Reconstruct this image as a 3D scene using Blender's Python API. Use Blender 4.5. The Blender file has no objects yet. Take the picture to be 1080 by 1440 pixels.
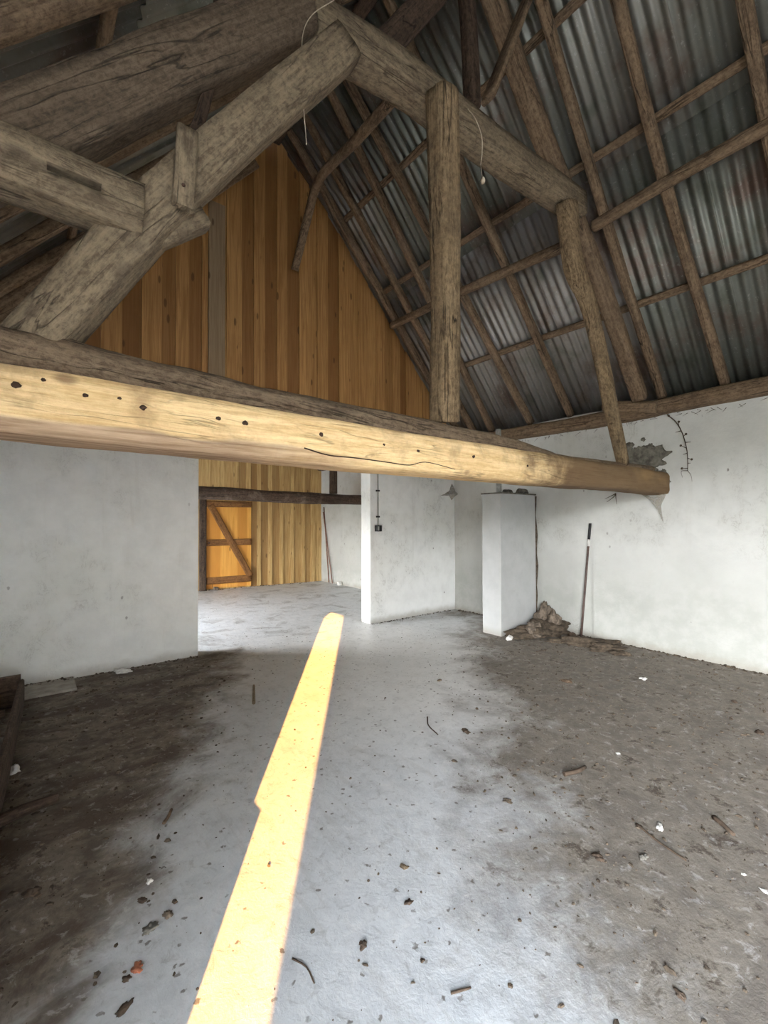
import bpy, bmesh, math, random
from mathutils import Vector, Matrix, noise
S = bpy.context.scene
COL = S.collection
rnd = random.Random(7)
PI = math.pi

# ------------------------------------------------------------------ camera
F_PX, PITCH, YAW, ROLL = 634.2, math.radians(1.011), math.radians(38.348), math.radians(-0.207)
EYE = Vector((0, 0, 1.5))
FW = Vector((math.sin(YAW)*math.cos(PITCH), math.cos(YAW)*math.cos(PITCH), math.sin(PITCH)))
R0 = Vector((math.cos(YAW), -math.sin(YAW), 0)); U0 = R0.cross(FW)
RT = R0*math.cos(ROLL) + U0*math.sin(ROLL); UP = -R0*math.sin(ROLL) + U0*math.cos(ROLL)
cd = bpy.data.cameras.new('camera'); cam = bpy.data.objects.new('camera', cd); COL.objects.link(cam)
cd.sensor_fit = 'HORIZONTAL'; cd.sensor_width = 36; cd.lens = F_PX/1080*36
cd.clip_start = 0.02
cam.matrix_world = Matrix((( RT.x, UP.x, -FW.x, EYE.x), (RT.y, UP.y, -FW.y, EYE.y), (RT.z, UP.z, -FW.z, EYE.z), (0,0,0,1)))
S.camera = cam

# survey helpers: where a sight line meets a real plane of the barn
def ray(x, y): return RT*((x-540)/F_PX) - UP*((y-720)/F_PX) + FW
def on_floor(x, y, z=0.0):
    d = ray(x, y); return EYE + d*((z-1.5)/d.z)
def on_y(x, y, Y):
    d = ray(x, y); return EYE + d*(Y/d.y)
def on_x(x, y, X):
    d = ray(x, y); return EYE + d*(X/d.x)
ZE, SL, XW, XR = 2.9, 1.12, 5.62, 2.45          # eave height, slope, right wall, ridge
ZR = ZE + SL*(XW-XR)
XL = -1.1
def roof_z(X, left=False): return ZR - SL*abs(X-XR)
def on_roof(x, y, dz=0.0):
    d = ray(x, y); t = (ZE+dz+SL*XW-1.5)/(d.z+SL*d.x); return EYE + d*t
def on_left_roof(x, y, dz=0.0):
    d = ray(x, y); t = (ZR+dz-SL*XR-1.5)/(d.z-SL*d.x); return EYE + d*t
wallx = lambda y: 5.585 + 0.015*y               # right wall runs slightly out of square

# ------------------------------------------------------------------ materials
def new_mat(name):
    m = bpy.data.materials.new(name); m.use_nodes = True
    nt = m.node_tree; nt.nodes.clear()
    return m, nt
class G:
    def __init__(s, nt): s.nt = nt
    def n(s, t, **kw):
        nd = s.nt.nodes.new(t)
        for k, v in kw.items():
            if k.startswith('i_'):
                key = k[2:]; key = int(key) if key.isdigit() else key.replace('_', ' ')
                s.set(nd, key, v)
            else: setattr(nd, k, v)
        return nd
    def set(s, nd, key, v):
        if isinstance(v, bpy.types.NodeSocket): s.nt.links.new(v, nd.inputs[key])
        else: nd.inputs[key].default_value = v
    def math(s, op, a, b=0.0, c=0.0, clamp=False):
        nd = s.nt.nodes.new('ShaderNodeMath'); nd.operation = op; nd.use_clamp = clamp
        s.set(nd, 0, a); s.set(nd, 1, b); s.set(nd, 2, c); return nd.outputs[0]
    def mix(s, f, a, b, mode='MIX'):
        nd = s.nt.nodes.new('ShaderNodeMix'); nd.data_type = 'RGBA'; nd.blend_type = mode
        s.set(nd, 0, f)
        for k, v in ((6, a), (7, b)):
            if isinstance(v, tuple) and len(v) == 3: v = (*v, 1)
            s.set(nd, k, v)
        return nd.outputs[2]
    def ramp(s, f, a, b, lo=0.0, hi=1.0):
        nd = s.nt.nodes.new('ShaderNodeMapRange'); nd.interpolation_type = 'SMOOTHSTEP'
        s.set(nd, 0, f); s.set(nd, 1, a); s.set(nd, 2, b); s.set(nd, 3, lo); s.set(nd, 4, hi)
        return nd.outputs[0]
    def noise(s, vec, scale, detail=4.0, rough=0.55, dist=0.0):
        nd = s.nt.nodes.new('ShaderNodeTexNoise')
        s.set(nd, 'Vector', vec); s.set(nd, 'Scale', scale); s.set(nd, 'Detail', detail); s.set(nd, 'Roughness', rough); s.set(nd, 'Distortion', dist)
        return nd.outputs[0]
    def voro(s, vec, scale, feat='F1', rand=1.0):
        nd = s.nt.nodes.new('ShaderNodeTexVoronoi'); nd.feature = feat
        s.set(nd, 'Vector', vec); s.set(nd, 'Scale', scale); s.set(nd, 'Randomness', rand)
        return nd.outputs[0]
    def map(s, vec, scale=(1,1,1), loc=(0,0,0), rot=(0,0,0)):
        nd = s.nt.nodes.new('ShaderNodeMapping'); s.set(nd, 0, vec); s.set(nd, 1, loc); s.set(nd, 2, rot); s.set(nd, 3, scale)
        return nd.outputs[0]
    def vadd(s, a, b):
        nd = s.nt.nodes.new('ShaderNodeVectorMath'); nd.operation = 'ADD'; s.set(nd, 0, a); s.set(nd, 1, b); return nd.outputs[0]
    def out(s, col, rough=0.8, h=None, hs=0.3, hd=0.01, metal=0.0, spec=0.3):
        b = s.nt.nodes.new('ShaderNodeBsdfPrincipled')
        if isinstance(col, tuple) and len(col) == 3: col = (*col, 1)
        s.set(b, 'Base Color', col); s.set(b, 'Roughness', rough); s.set(b, 'Metallic', metal); s.set(b, 'Specular IOR Level', spec)
        if h is not None:
            bp = s.nt.nodes.new('ShaderNodeBump'); s.set(bp, 'Height', h); s.set(bp, 'Strength', hs); s.set(bp, 'Distance', hd)
            s.nt.links.new(bp.outputs[0], b.inputs['Normal'])
        o = s.nt.nodes.new('ShaderNodeOutputMaterial'); s.nt.links.new(b.outputs[0], o.inputs[0])
        return b

def timber_mat(name, dark, light, knots=0.5, granul=1.0, crack=0.8, bump=0.6, stain=(0.03,0.022,0.016), stain_amt=0.5, end=None, wane=False):
    m, nt = new_mat(name); g = G(nt)
    tc = g.n('ShaderNodeTexCoord').outputs['Object']
    oi = g.n('ShaderNodeObjectInfo').outputs['Random']
    off = g.n('ShaderNodeCombineXYZ'); g.set(off, 0, g.math('MULTIPLY', oi, 37.0)); g.set(off, 1, g.math('MULTIPLY', oi, 11.0))
    p = g.vadd(tc, off.outputs[0])
    warp = g.noise(g.map(p, (1.2, 3, 3)), 1.5, 2)
    grain = g.noise(g.map(p, (1.3, 26, 26)), 1.6, 8, 0.62, 0.6)
    fine = g.noise(g.map(p, (8, 90, 90)), 1.5, 4, 0.7)
    crk = g.noise(g.map(p, (0.55, 7, 7)), 1.6, 3, 0.5, 0.9)
    cl = g.ramp(g.math('ABSOLUTE', g.math('SUBTRACT', crk, 0.5)), 0.0, 0.022, 1.0, 0.0)
    cm = g.math('MULTIPLY', cl, g.ramp(warp, 0.42, 0.6))
    blot = g.noise(p, 4.5, 5, 0.65, 0.3)
    big = g.noise(g.map(p, (0.8, 2, 2)), 1.3, 3)
    kv = g.voro(g.map(p, (3.2, 5, 5)), 1.0)
    kn = g.ramp(kv, 0.07, 0.17, 1.0, 0.0)
    c = g.mix(g.ramp(grain, 0.28, 0.72), dark, light)
    c = g.mix(g.math('MULTIPLY', g.ramp(fine, 0.4, 0.7), 0.35), c, tuple(min(1, v*1.35) for v in light))
    gran = g.noise(g.map(p, (0.7, 1, 1)), 42.0, 5, 0.75, 0.4)
    c = g.mix(g.math('MULTIPLY', g.ramp(gran, 0.45, 0.68), 0.5*granul), c, tuple(min(1, v*1.25) for v in light))
    c = g.mix(g.math('MULTIPLY', g.ramp(gran, 0.36, 0.52, 1.0, 0.0), 0.45*granul), c, tuple(v*0.6 for v in dark))
    c = g.mix(g.math('MULTIPLY', g.ramp(blot, 0.5, 0.72), stain_amt), c, stain)
    if end is not None:
        sxx = g.n('ShaderNodeSeparateXYZ'); g.set(sxx, 0, tc)
        ef = g.ramp(g.math('ADD', sxx.outputs[0], g.math('MULTIPLY', g.math('SUBTRACT', blot, 0.5), 2.0)), end[0], end[1])
        c = g.mix(g.math('MULTIPLY', ef, 0.92), c, g.mix(grain, end[2], end[3]))
    c = g.mix(g.math('MULTIPLY', g.ramp(big, 0.5, 0.75), 0.35), c, dark)
    c = g.mix(g.math('MULTIPLY', kn, knots), c, stain)
    c = g.mix(g.math('MULTIPLY', cm, crack), c, tuple(v*0.35 for v in stain))
    if wane:
        sw = g.n('ShaderNodeSeparateXYZ'); g.set(sw, 0, tc)
        wz = g.ramp(g.math('ADD', sw.outputs[2], g.math('MULTIPLY', g.math('SUBTRACT', warp, 0.5), 0.09)), -0.075, -0.055, 1.0, 0.0)
        wz = g.math('MULTIPLY', wz, g.ramp(g.math('ADD', sw.outputs[0], blot), 2.3, 3.4, 1.0, 0.0))
        c = g.mix(g.math('MULTIPLY', wz, 0.85), c, g.mix(g.ramp(grain, 0.35, 0.7), (0.20,0.125,0.082), (0.46,0.33,0.235)))
    h = g.math('ADD', g.math('MULTIPLY', grain, 0.6), g.math('MULTIPLY', blot, 0.7))
    h = g.math('SUBTRACT', h, g.math('MULTIPLY', cm, 0.9))
    h = g.math('ADD', h, g.math('ADD', g.math('MULTIPLY', fine, 0.2), g.math('MULTIPLY', gran, 0.55*granul)))
    g.out(c, 0.85, h, bump, 0.02)
    return m

M = {}
M['grey_oak']  = timber_mat('weathered_grey_oak', (0.10,0.074,0.048), (0.25,0.195,0.13), stain=(0.06,0.045,0.032), stain_amt=0.55, crack=0.6)
M['brown_oak']  = timber_mat('dark_brown_oak', (0.06,0.043,0.029), (0.165,0.122,0.084), stain=(0.04,0.03,0.021), stain_amt=0.5, crack=0.6)
M['post_oak']  = timber_mat('brown_post_oak', (0.115,0.076,0.042), (0.32,0.23,0.135), knots=0.3, bump=0.9)
M['pale_beam'] = timber_mat('pale_hewn_beam', (0.60,0.385,0.175), (0.86,0.63,0.35), knots=0.8, granul=0.25, stain=(0.27,0.165,0.09), stain_amt=0.5, bump=0.5, crack=0.4, wane=True, end=(3.6, 4.8, (0.07,0.038,0.018), (0.155,0.092,0.047)))
M['log']       = timber_mat('dusty_brown_log', (0.11,0.072,0.044), (0.25,0.185,0.125), stain=(0.06,0.042,0.028), stain_amt=0.6, bump=0.8)
M['rafter']    = timber_mat('brown_rafter_wood', (0.10,0.064,0.038), (0.255,0.18,0.115), stain=(0.05,0.032,0.022))
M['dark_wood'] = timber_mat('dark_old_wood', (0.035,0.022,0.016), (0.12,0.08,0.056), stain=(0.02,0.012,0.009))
M['burnt_beam'] = timber_mat('dark_stripped_beam', (0.03,0.018,0.013), (0.13,0.085,0.06), stain=(0.26,0.20,0.15), stain_amt=0.6, bump=0.9)
M['brace_wood'] = timber_mat('reddish_brace_wood', (0.15,0.065,0.022), (0.28,0.13,0.045), knots=0.3, stain=(0.07,0.03,0.012))

def plank_mat(name, dark, light, deep):
    m, nt = new_mat(name); g = G(nt)
    at = g.n('ShaderNodeAttribute', attribute_name='tone').outputs['Fac']
    tc = g.n('ShaderNodeTexCoord').outputs['Object']
    off = g.n('ShaderNodeCombineXYZ'); g.set(off, 2, g.math('MULTIPLY', at, 71.0)); g.set(off, 1, g.math('MULTIPLY', at, 9.0))
    p = g.vadd(tc, off.outputs[0])
    grain = g.noise(g.map(p, (26, 26, 0.9)), 1.5, 6, 0.6, 1.2)
    blot = g.noise(g.map(p, (3, 3, 1.2)), 1.5, 4, 0.6)
    kv = g.voro(g.map(p, (8.5, 8.5, 2.6)), 1.0)
    size = g.ramp(g.noise(p, 1.7, 1), 0.35, 0.65, 0.02, 0.11)
    kn = g.ramp(g.math('SUBTRACT', kv, size), 0.0, 0.06, 1.0, 0.0)
    c = g.mix(g.ramp(grain, 0.3, 0.7), dark, light)
    c = g.mix(g.ramp(at, 0.0, 1.0, 0.85, 0.0), c, deep)
    c = g.mix(g.math('MULTIPLY', g.ramp(blot, 0.5, 0.75), 0.4), c, dark)
    c = g.mix(g.math('MULTIPLY', kn, 0.65), c, (0.075, 0.034, 0.014))
    g.out(c, 0.6, g.math('ADD', grain, g.math('MULTIPLY', blot, 0.4)), 0.25, 0.006, spec=0.35)
    return m
M['plank_gable'] = plank_mat('varnished_gable_planks', (0.34,0.17,0.055), (0.56,0.315,0.12), (0.2,0.085,0.026))
M['plank_far']   = plank_mat('yellow_pine_planks', (0.40,0.235,0.085), (0.66,0.46,0.20), (0.25,0.13,0.042))
M['plank_door']  = plank_mat('orange_pine_door', (0.68,0.31,0.055), (0.85,0.44,0.10), (0.58,0.24,0.04))
M['plank_grey']  = plank_mat('greyed_plank', (0.27,0.19,0.11), (0.40,0.30,0.19), (0.24,0.16,0.095))

def plaster_mat(name, base, dirt=0.4, spots=0.6, low=True, grime_dim=0.0):
    m, nt = new_mat(name); g = G(nt)
    p = g.n('ShaderNodeNewGeometry').outputs['Position']
    sx = g.n('ShaderNodeSeparateXYZ'); g.set(sx, 0, p); z = sx.outputs[2]
    n1 = g.noise(p, 0.9, 5, 0.6); n2 = g.noise(p, 5.0, 6, 0.65); n3 = g.noise(p, 38.0, 4, 0.7)
    strk = g.noise(g.map(p, (7, 7, 0.7)), 1.4, 4, 0.6)
    sv = g.voro(g.map(p, (1, 1, 0.7)), 5.5)
    clump = g.ramp(g.noise(p, 1.6, 2), 0.44, 0.6)
    sp = g.math('MULTIPLY', g.ramp(g.math('ADD', sv, g.math('MULTIPLY', n3, 0.10)), 0.095, 0.13, 1.0, 0.0), clump)
    scuff = g.noise(g.map(p, (3.5, 3.5, 2.2), (4,2,1)), 2.2, 6, 0.75, 1.6)
    sc = g.math('MULTIPLY', g.ramp(g.math('ABSOLUTE', g.math('SUBTRACT', scuff, 0.5)), 0.0, 0.016, 1.0, 0.0), g.math('MULTIPLY', g.ramp(n1, 0.47, 0.6), g.ramp(n2, 0.45, 0.6)))
    c = g.mix(g.ramp(n2, 0.3, 0.75), base, tuple(v*0.90 for v in base))
    c = g.mix(g.math('MULTIPLY', g.ramp(n1, 0.45, 0.75), dirt), c, (base[0]*0.72, base[1]*0.73, base[2]*0.66))
    c = g.mix(g.math('MULTIPLY', g.ramp(strk, 0.55, 0.8), dirt*0.5), c, (0.42, 0.39, 0.33))
    if grime_dim:  # lower wall greyed: some grime, the rest painted dimming of strong light
        sb = g.ramp(g.math('ADD', z, g.math('MULTIPLY', g.math('SUBTRACT', n1, 0.5), 1.4)), 0.25, 1.35, 1.0, 0.0)
        c = g.mix(g.math('MULTIPLY', sb, grime_dim), c, g.mix(g.ramp(n2, 0.35, 0.7), (0.34,0.345,0.31), (0.44,0.44,0.41)))
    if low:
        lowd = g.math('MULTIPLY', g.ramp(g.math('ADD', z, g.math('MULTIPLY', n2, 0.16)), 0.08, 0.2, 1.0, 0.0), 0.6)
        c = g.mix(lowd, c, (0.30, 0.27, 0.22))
    c = g.mix(g.math('MULTIPLY', sp, spots), c, (0.11, 0.09, 0.075))
    c = g.mix(g.math('MULTIPLY', sc, spots*0.75), c, (0.17, 0.14, 0.115))
    h = g.math('ADD', g.math('MULTIPLY', n2, 0.8), g.math('MULTIPLY', n3, 0.3))
    g.out(c, 0.9, h, 0.35, 0.02, spec=0.2)
    return m
M['plaster'] = plaster_mat('white_limewash', (0.86,0.865,0.85), 0.35, 0.5)
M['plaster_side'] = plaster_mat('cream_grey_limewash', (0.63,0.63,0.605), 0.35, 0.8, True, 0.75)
M['plaster_mid'] = plaster_mat('white_limewash_marked', (0.88,0.885,0.87), 0.3, 0.85)
M['plaster_pier'] = plaster_mat('pale_grey_render', (0.47,0.475,0.47), 0.25, 0.3)
M['outside_render'] = plaster_mat('outside_render', (0.6,0.55,0.47), 0.4, 0.2)

def floor_mat():
    m, nt = new_mat('dusty_concrete'); g = G(nt)
    p = g.n('ShaderNodeNewGeometry').outputs['Position']
    s = g.n('ShaderNodeSeparateXYZ'); g.set(s, 0, p); X, Y = s.outputs[0], s.outputs[1]
    lin = lambda a, b, c: g.math('ADD', g.math('ADD', g.math('MULTIPLY', X, a), g.math('MULTIPLY', Y, b)), c)
    n1 = g.noise(p, 1.3, 6, 0.62, 0.5); n2 = g.noise(p, 6.0, 6, 0.7, 0.4); n3 = g.noise(p, 45.0, 5, 0.72)
    n4 = g.noise(g.map(p, (1,1,1), (9,4,0)), 2.6, 5, 0.65, 0.8)
    drag = g.noise(g.map(p, (9, 1.4, 1), (0,0,0), (0,0,math.radians(52))), 1.7, 6, 0.65, 0.4)
    wob = g.math('MULTIPLY', g.math('SUBTRACT', n1, 0.5), 1.6)
    wob2 = g.math('MULTIPLY', g.math('SUBTRACT', n4, 0.5), 1.0)
    wob = g.math('ADD', wob, wob2)
    # trodden dirt to the right of the swept track
    dr = g.ramp(g.math('ADD', lin(0.69, -0.72, -0.16), wob), -0.3, 0.55)
    # soil heaped near the pier foot
    dx = g.math('SUBTRACT', X, 4.75); dy = g.math('SUBTRACT', Y, 2.75)
    dp = g.math('SQRT', g.math('ADD', g.math('MULTIPLY', dx, dx), g.math('MULTIPLY', dy, dy)))
    dh = g.ramp(g.math('ADD', dp, wob), 0.3, 1.1, 1.0, 0.0)
    # soil along the left of the room, with the shadow edge painted in
    dl = g.ramp(g.math('ADD', lin(-0.89, 0.46, -0.66), g.math('MULTIPLY', wob, 0.6)), -0.22, 0.30)
    dl = g.math('MULTIPLY', dl, g.ramp(Y, 5.15, 5.35, 1.0, 0.0))
    df = g.math('MULTIPLY', g.ramp(n4, 0.5, 0.68), g.ramp(Y, 4.2, 5.6))
    d = g.math('MAXIMUM', g.math('MAXIMUM', dr, dh), g.math('MAXIMUM', dl, g.math('MULTIPLY', df, 0.45)))
    clean = g.mix(g.ramp(n2, 0.3, 0.72), (0.50,0.515,0.525), (0.63,0.64,0.645))
    clean = g.mix(g.math('MULTIPLY', g.ramp(drag, 0.5, 0.72), 0.35), clean, (0.36,0.345,0.325))
    clean = g.mix(g.math('MULTIPLY', g.ramp(n1, 0.5, 0.8), 0.3), clean, (0.66,0.665,0.65))
    ex = g.math('SUBTRACT', X, 3.2); ey = g.math('SUBTRACT', Y, 3.7)  # pale patch painting extra brightness onto the mid floor
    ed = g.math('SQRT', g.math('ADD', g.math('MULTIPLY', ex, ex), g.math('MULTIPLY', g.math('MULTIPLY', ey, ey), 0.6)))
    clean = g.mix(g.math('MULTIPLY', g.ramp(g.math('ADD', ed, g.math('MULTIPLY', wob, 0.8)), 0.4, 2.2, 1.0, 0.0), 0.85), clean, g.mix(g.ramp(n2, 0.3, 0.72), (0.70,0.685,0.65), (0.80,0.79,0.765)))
    soil = g.mix(g.ramp(n2, 0.35, 0.7), (0.105,0.080,0.055), (0.235,0.195,0.142))
    soil = g.mix(g.ramp(n4, 0.52, 0.72), soil, (0.11,0.085,0.06))
    c = g.mix(g.math('MULTIPLY', d, 0.9), clean, soil)
    soil_shade = g.mix(g.ramp(n2, 0.35, 0.7), (0.10,0.078,0.057), (0.31,0.258,0.20))
    c = g.mix(g.math('MULTIPLY', dl, 0.93), c, soil_shade)
    # dark patches and crumbs
    pat = g.math('MULTIPLY', g.ramp(n2, 0.53, 0.64), g.math('ADD', g.math('MULTIPLY', d, 0.85), 0.08))
    c = g.mix(g.math('MULTIPLY', pat, g.ramp(n3, 0.3, 0.55)), c, (0.06,0.043,0.03))
    dl2 = g.math('MULTIPLY', dl, g.ramp(g.noise(g.map(p, (1,2.2,1), (3,7,0), (0,0,0.2)), 1.6, 5, 0.65, 0.5), 0.46, 0.62))
    c = g.mix(g.math('MULTIPLY', dl2, 0.85), c, (0.075,0.05,0.034))
    sv = g.voro(g.vadd(p, g.map(g.n('ShaderNodeTexNoise', i_Vector=p, i_Scale=60.0).outputs[1], (0.03,0.03,0))), 15.0)
    sp = g.math('MULTIPLY', g.ramp(sv, 0.09, 0.16, 1.0, 0.0), g.ramp(n4, 0.33, 0.46))
    c = g.mix(g.math('MULTIPLY', sp, 0.8), c, (0.11,0.09,0.07))
    sc = g.noise(g.map(p, (1,1,1), (2,5,0)), 2.4, 6, 0.6, 2.2)
    scl = g.math('MULTIPLY', g.ramp(g.math('ABSOLUTE', g.math('SUBTRACT', sc, 0.5)), 0.0, 0.006, 1.0, 0.0), g.ramp(n1, 0.45, 0.6))
    c = g.mix(g.math('MULTIPLY', scl, 0.4), c, (0.2,0.18,0.16))
    n5 = g.noise(g.map(p, (1,1,1), (1,8,0)), 16.0, 6, 0.72, 0.6)
    c = g.mix(g.math('MULTIPLY', g.ramp(n5, 0.53, 0.68), 0.5), c, g.mix(0.55, c, (0.10,0.085,0.07), 'MIX'))
    c = g.mix(g.math('MULTIPLY', g.ramp(n5, 0.34, 0.45, 1.0, 0.0), 0.25), c, (0.74,0.73,0.70))
    h = g.math('ADD', g.math('MULTIPLY', n2, 0.7), g.math('ADD', g.math('MULTIPLY', n3, 0.35), g.math('MULTIPLY', n5, 0.5)))
    h = g.math('ADD', h, g.math('MULTIPLY', g.math('MULTIPLY', d, n3), 0.6))
    g.out(c, g.math('ADD', g.math('MULTIPLY', d, 0.35), 0.45), h, 0.3, 0.02, spec=0.45)
    return m
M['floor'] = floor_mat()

def tin_mat():
    m, nt = new_mat('galvanised_corrugated_sheet'); g = G(nt)
    p = g.n('ShaderNodeNewGeometry').outputs['Position']
    at = g.n('ShaderNodeAttribute', attribute_name='tone').outputs['Fac']
    n1 = g.noise(p, 1.6, 5, 0.65); n2 = g.noise(p, 26.0, 6, 0.75); n3 = g.noise(g.map(p, (1,1,1), (5,5,5)), 2.5, 4)
    c = g.mix(at, (0.17,0.185,0.16), (0.30,0.28,0.26))
    c = g.mix(g.ramp(n1, 0.48, 0.7), c, (0.17,0.12,0.095))
    c = g.mix(g.math('MULTIPLY', g.ramp(n2, 0.56, 0.7), 0.65), c, (0.46,0.46,0.43))
    c = g.mix(g.math('MULTIPLY', g.ramp(n3, 0.55, 0.7), 0.5), c, (0.07,0.085,0.055))
    g.out(c, g.ramp(n2, 0.3, 0.7, 0.36, 0.6), n2, 0.12, 0.004, metal=0.55, spec=0.5)
    return m
M['tin'] = tin_mat()

def simple(name, col, rough=0.7, var=0.3, scale=20, bump=0.3, metal=0.0):
    m, nt = new_mat(name); g = G(nt)
    tc = g.n('ShaderNodeTexCoord').outputs['Object']
    n = g.noise(tc, scale, 5, 0.65)
    c = g.mix(g.ramp(n, 0.3, 0.72), tuple(v*(1-var) for v in col), tuple(min(1, v*(1+var)) for v in col))
    g.out(c, rough, n, bump, 0.01, metal=metal)
    return m
M['stone'] = simple('dusty_rubble_stone', (0.15,0.118,0.09), 0.95, 0.5, 18, 0.7)
M['grey_stone'] = simple('grey_mortar_rubble', (0.16,0.148,0.125), 0.95, 0.45, 16, 0.8)
M['soil'] = simple('dark_soil', (0.085,0.064,0.045), 1.0, 0.5, 22, 0.8)
M['twig'] = simple('dark_twig_bark', (0.075,0.052,0.036), 0.9, 0.35, 30)
M['bark'] = simple('brown_bark', (0.12,0.08,0.052), 0.9, 0.4, 25)
M['white_chip'] = simple('white_plaster_chip', (0.72,0.70,0.66), 0.8, 0.15, 25)
M['red_brick'] = simple('red_brick_crumb', (0.30,0.11,0.06), 0.9, 0.3, 30)
M['leaf'] = simple('dry_leaf', (0.13,0.095,0.06), 0.8, 0.4, 30)
M['black_plastic'] = simple('black_plastic', (0.025,0.025,0.027), 0.4, 0.2, 20, 0.05)
M['brown_handle'] = simple('brown_painted_handle', (0.085,0.055,0.045), 0.55, 0.35, 18, 0.1)
M['white_metal'] = simple('pale_metal_ferrule', (0.6,0.58,0.55), 0.5, 0.15, 30, 0.05)
M['grey_pvc'] = simple('grey_conduit', (0.40,0.40,0.38), 0.6, 0.15, 20, 0.05)
M['red_rod'] = simple('reddish_rod', (0.24,0.12,0.085), 0.6, 0.3, 20, 0.1)
M['string'] = simple('pale_twine', (0.55,0.47,0.36), 0.9, 0.2, 60)
M['concrete'] = simple('worn_concrete', (0.36,0.33,0.285), 0.9, 0.25, 9, 0.4)
M['pipe'] = simple('grey_pipe', (0.33,0.33,0.31), 0.7, 0.3, 15, 0.2)
M['ground'] = simple('outdoor_grass', (0.075,0.07,0.055), 1.0, 0.3, 3, 0.3)
M['iron'] = simple('rusty_iron', (0.09,0.055,0.04), 0.7, 0.4, 30, 0.2)
M['hole'] = simple('dark_hole', (0.05,0.03,0.02), 1.0, 0.3, 30)
def web_mat():
    m, nt = new_mat('cobweb'); g = G(nt)
    tc = g.n('ShaderNodeTexCoord').outputs['Object']
    n = g.noise(tc, 60.0, 4, 0.7)
    d = g.n('ShaderNodeBsdfDiffuse'); g.set(d, 0, (0.36,0.335,0.29,1))
    t = g.n('ShaderNodeBsdfTransparent')
    mx = g.n('ShaderNodeMixShader'); g.set(mx, 0, g.ramp(n, 0.35, 0.65, 0.35, 0.9)); nt.links.new(t.outputs[0], mx.inputs[1]); nt.links.new(d.outputs[0], mx.inputs[2])
    o = g.n('ShaderNodeOutputMaterial'); nt.links.new(mx.outputs[0], o.inputs[0])
    return m
M['web'] = web_mat()

# ------------------------------------------------------------------ object helpers
def link(name, bm, mat, parent=None, smooth=True, mw=None):
    me = bpy.data.meshes.new(name)
    bm.normal_update(); bm.to_mesh(me); bm.free()
    if mat is not None: me.materials.append(mat)
    if smooth:
        for f in me.polygons: f.use_smooth = True
    o = bpy.data.objects.new(name, me); COL.objects.link(o)
    if mw is not None: o.matrix_world = mw
    if parent is not None:
        o.parent = parent
        o.matrix_parent_inverse = parent.matrix_basis.inverted()
    return o
def tag(o, label=None, cat=None, group=None, kind=None):
    if label: o['label'] = label
    if cat: o['category'] = cat
    if group: o['group'] = group
    if kind: o['kind'] = kind
    return o
def empty(name, loc):
    o = bpy.data.objects.new(name, None); COL.objects.link(o); o.location = loc; o.empty_display_size = 0.1
    bpy.context.view_layer.update()
    return o
def bm_box(bm, lo, hi):
    vs = [bm.verts.new((x, y, z)) for x in (lo[0], hi[0]) for y in (lo[1], hi[1]) for z in (lo[2], hi[2])]
    for f in ((0,1,3,2),(4,6,7,5),(0,4,5,1),(2,3,7,6),(0,2,6,4),(1,5,7,3)): bm.faces.new([vs[i] for i in f])
    return vs
def bevel(bm, w, seg=2):
    bmesh.ops.bevel(bm, geom=bm.edges[:], offset=w, segments=seg, affect='EDGES', profile=0.5)
def box(name, lo, hi, mat, parent=None, bev=0.0, smooth=False):
    bm = bmesh.new(); bm_box(bm, lo, hi)
    if bev: bevel(bm, bev)
    return link(name, bm, mat, parent, smooth)

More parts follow.
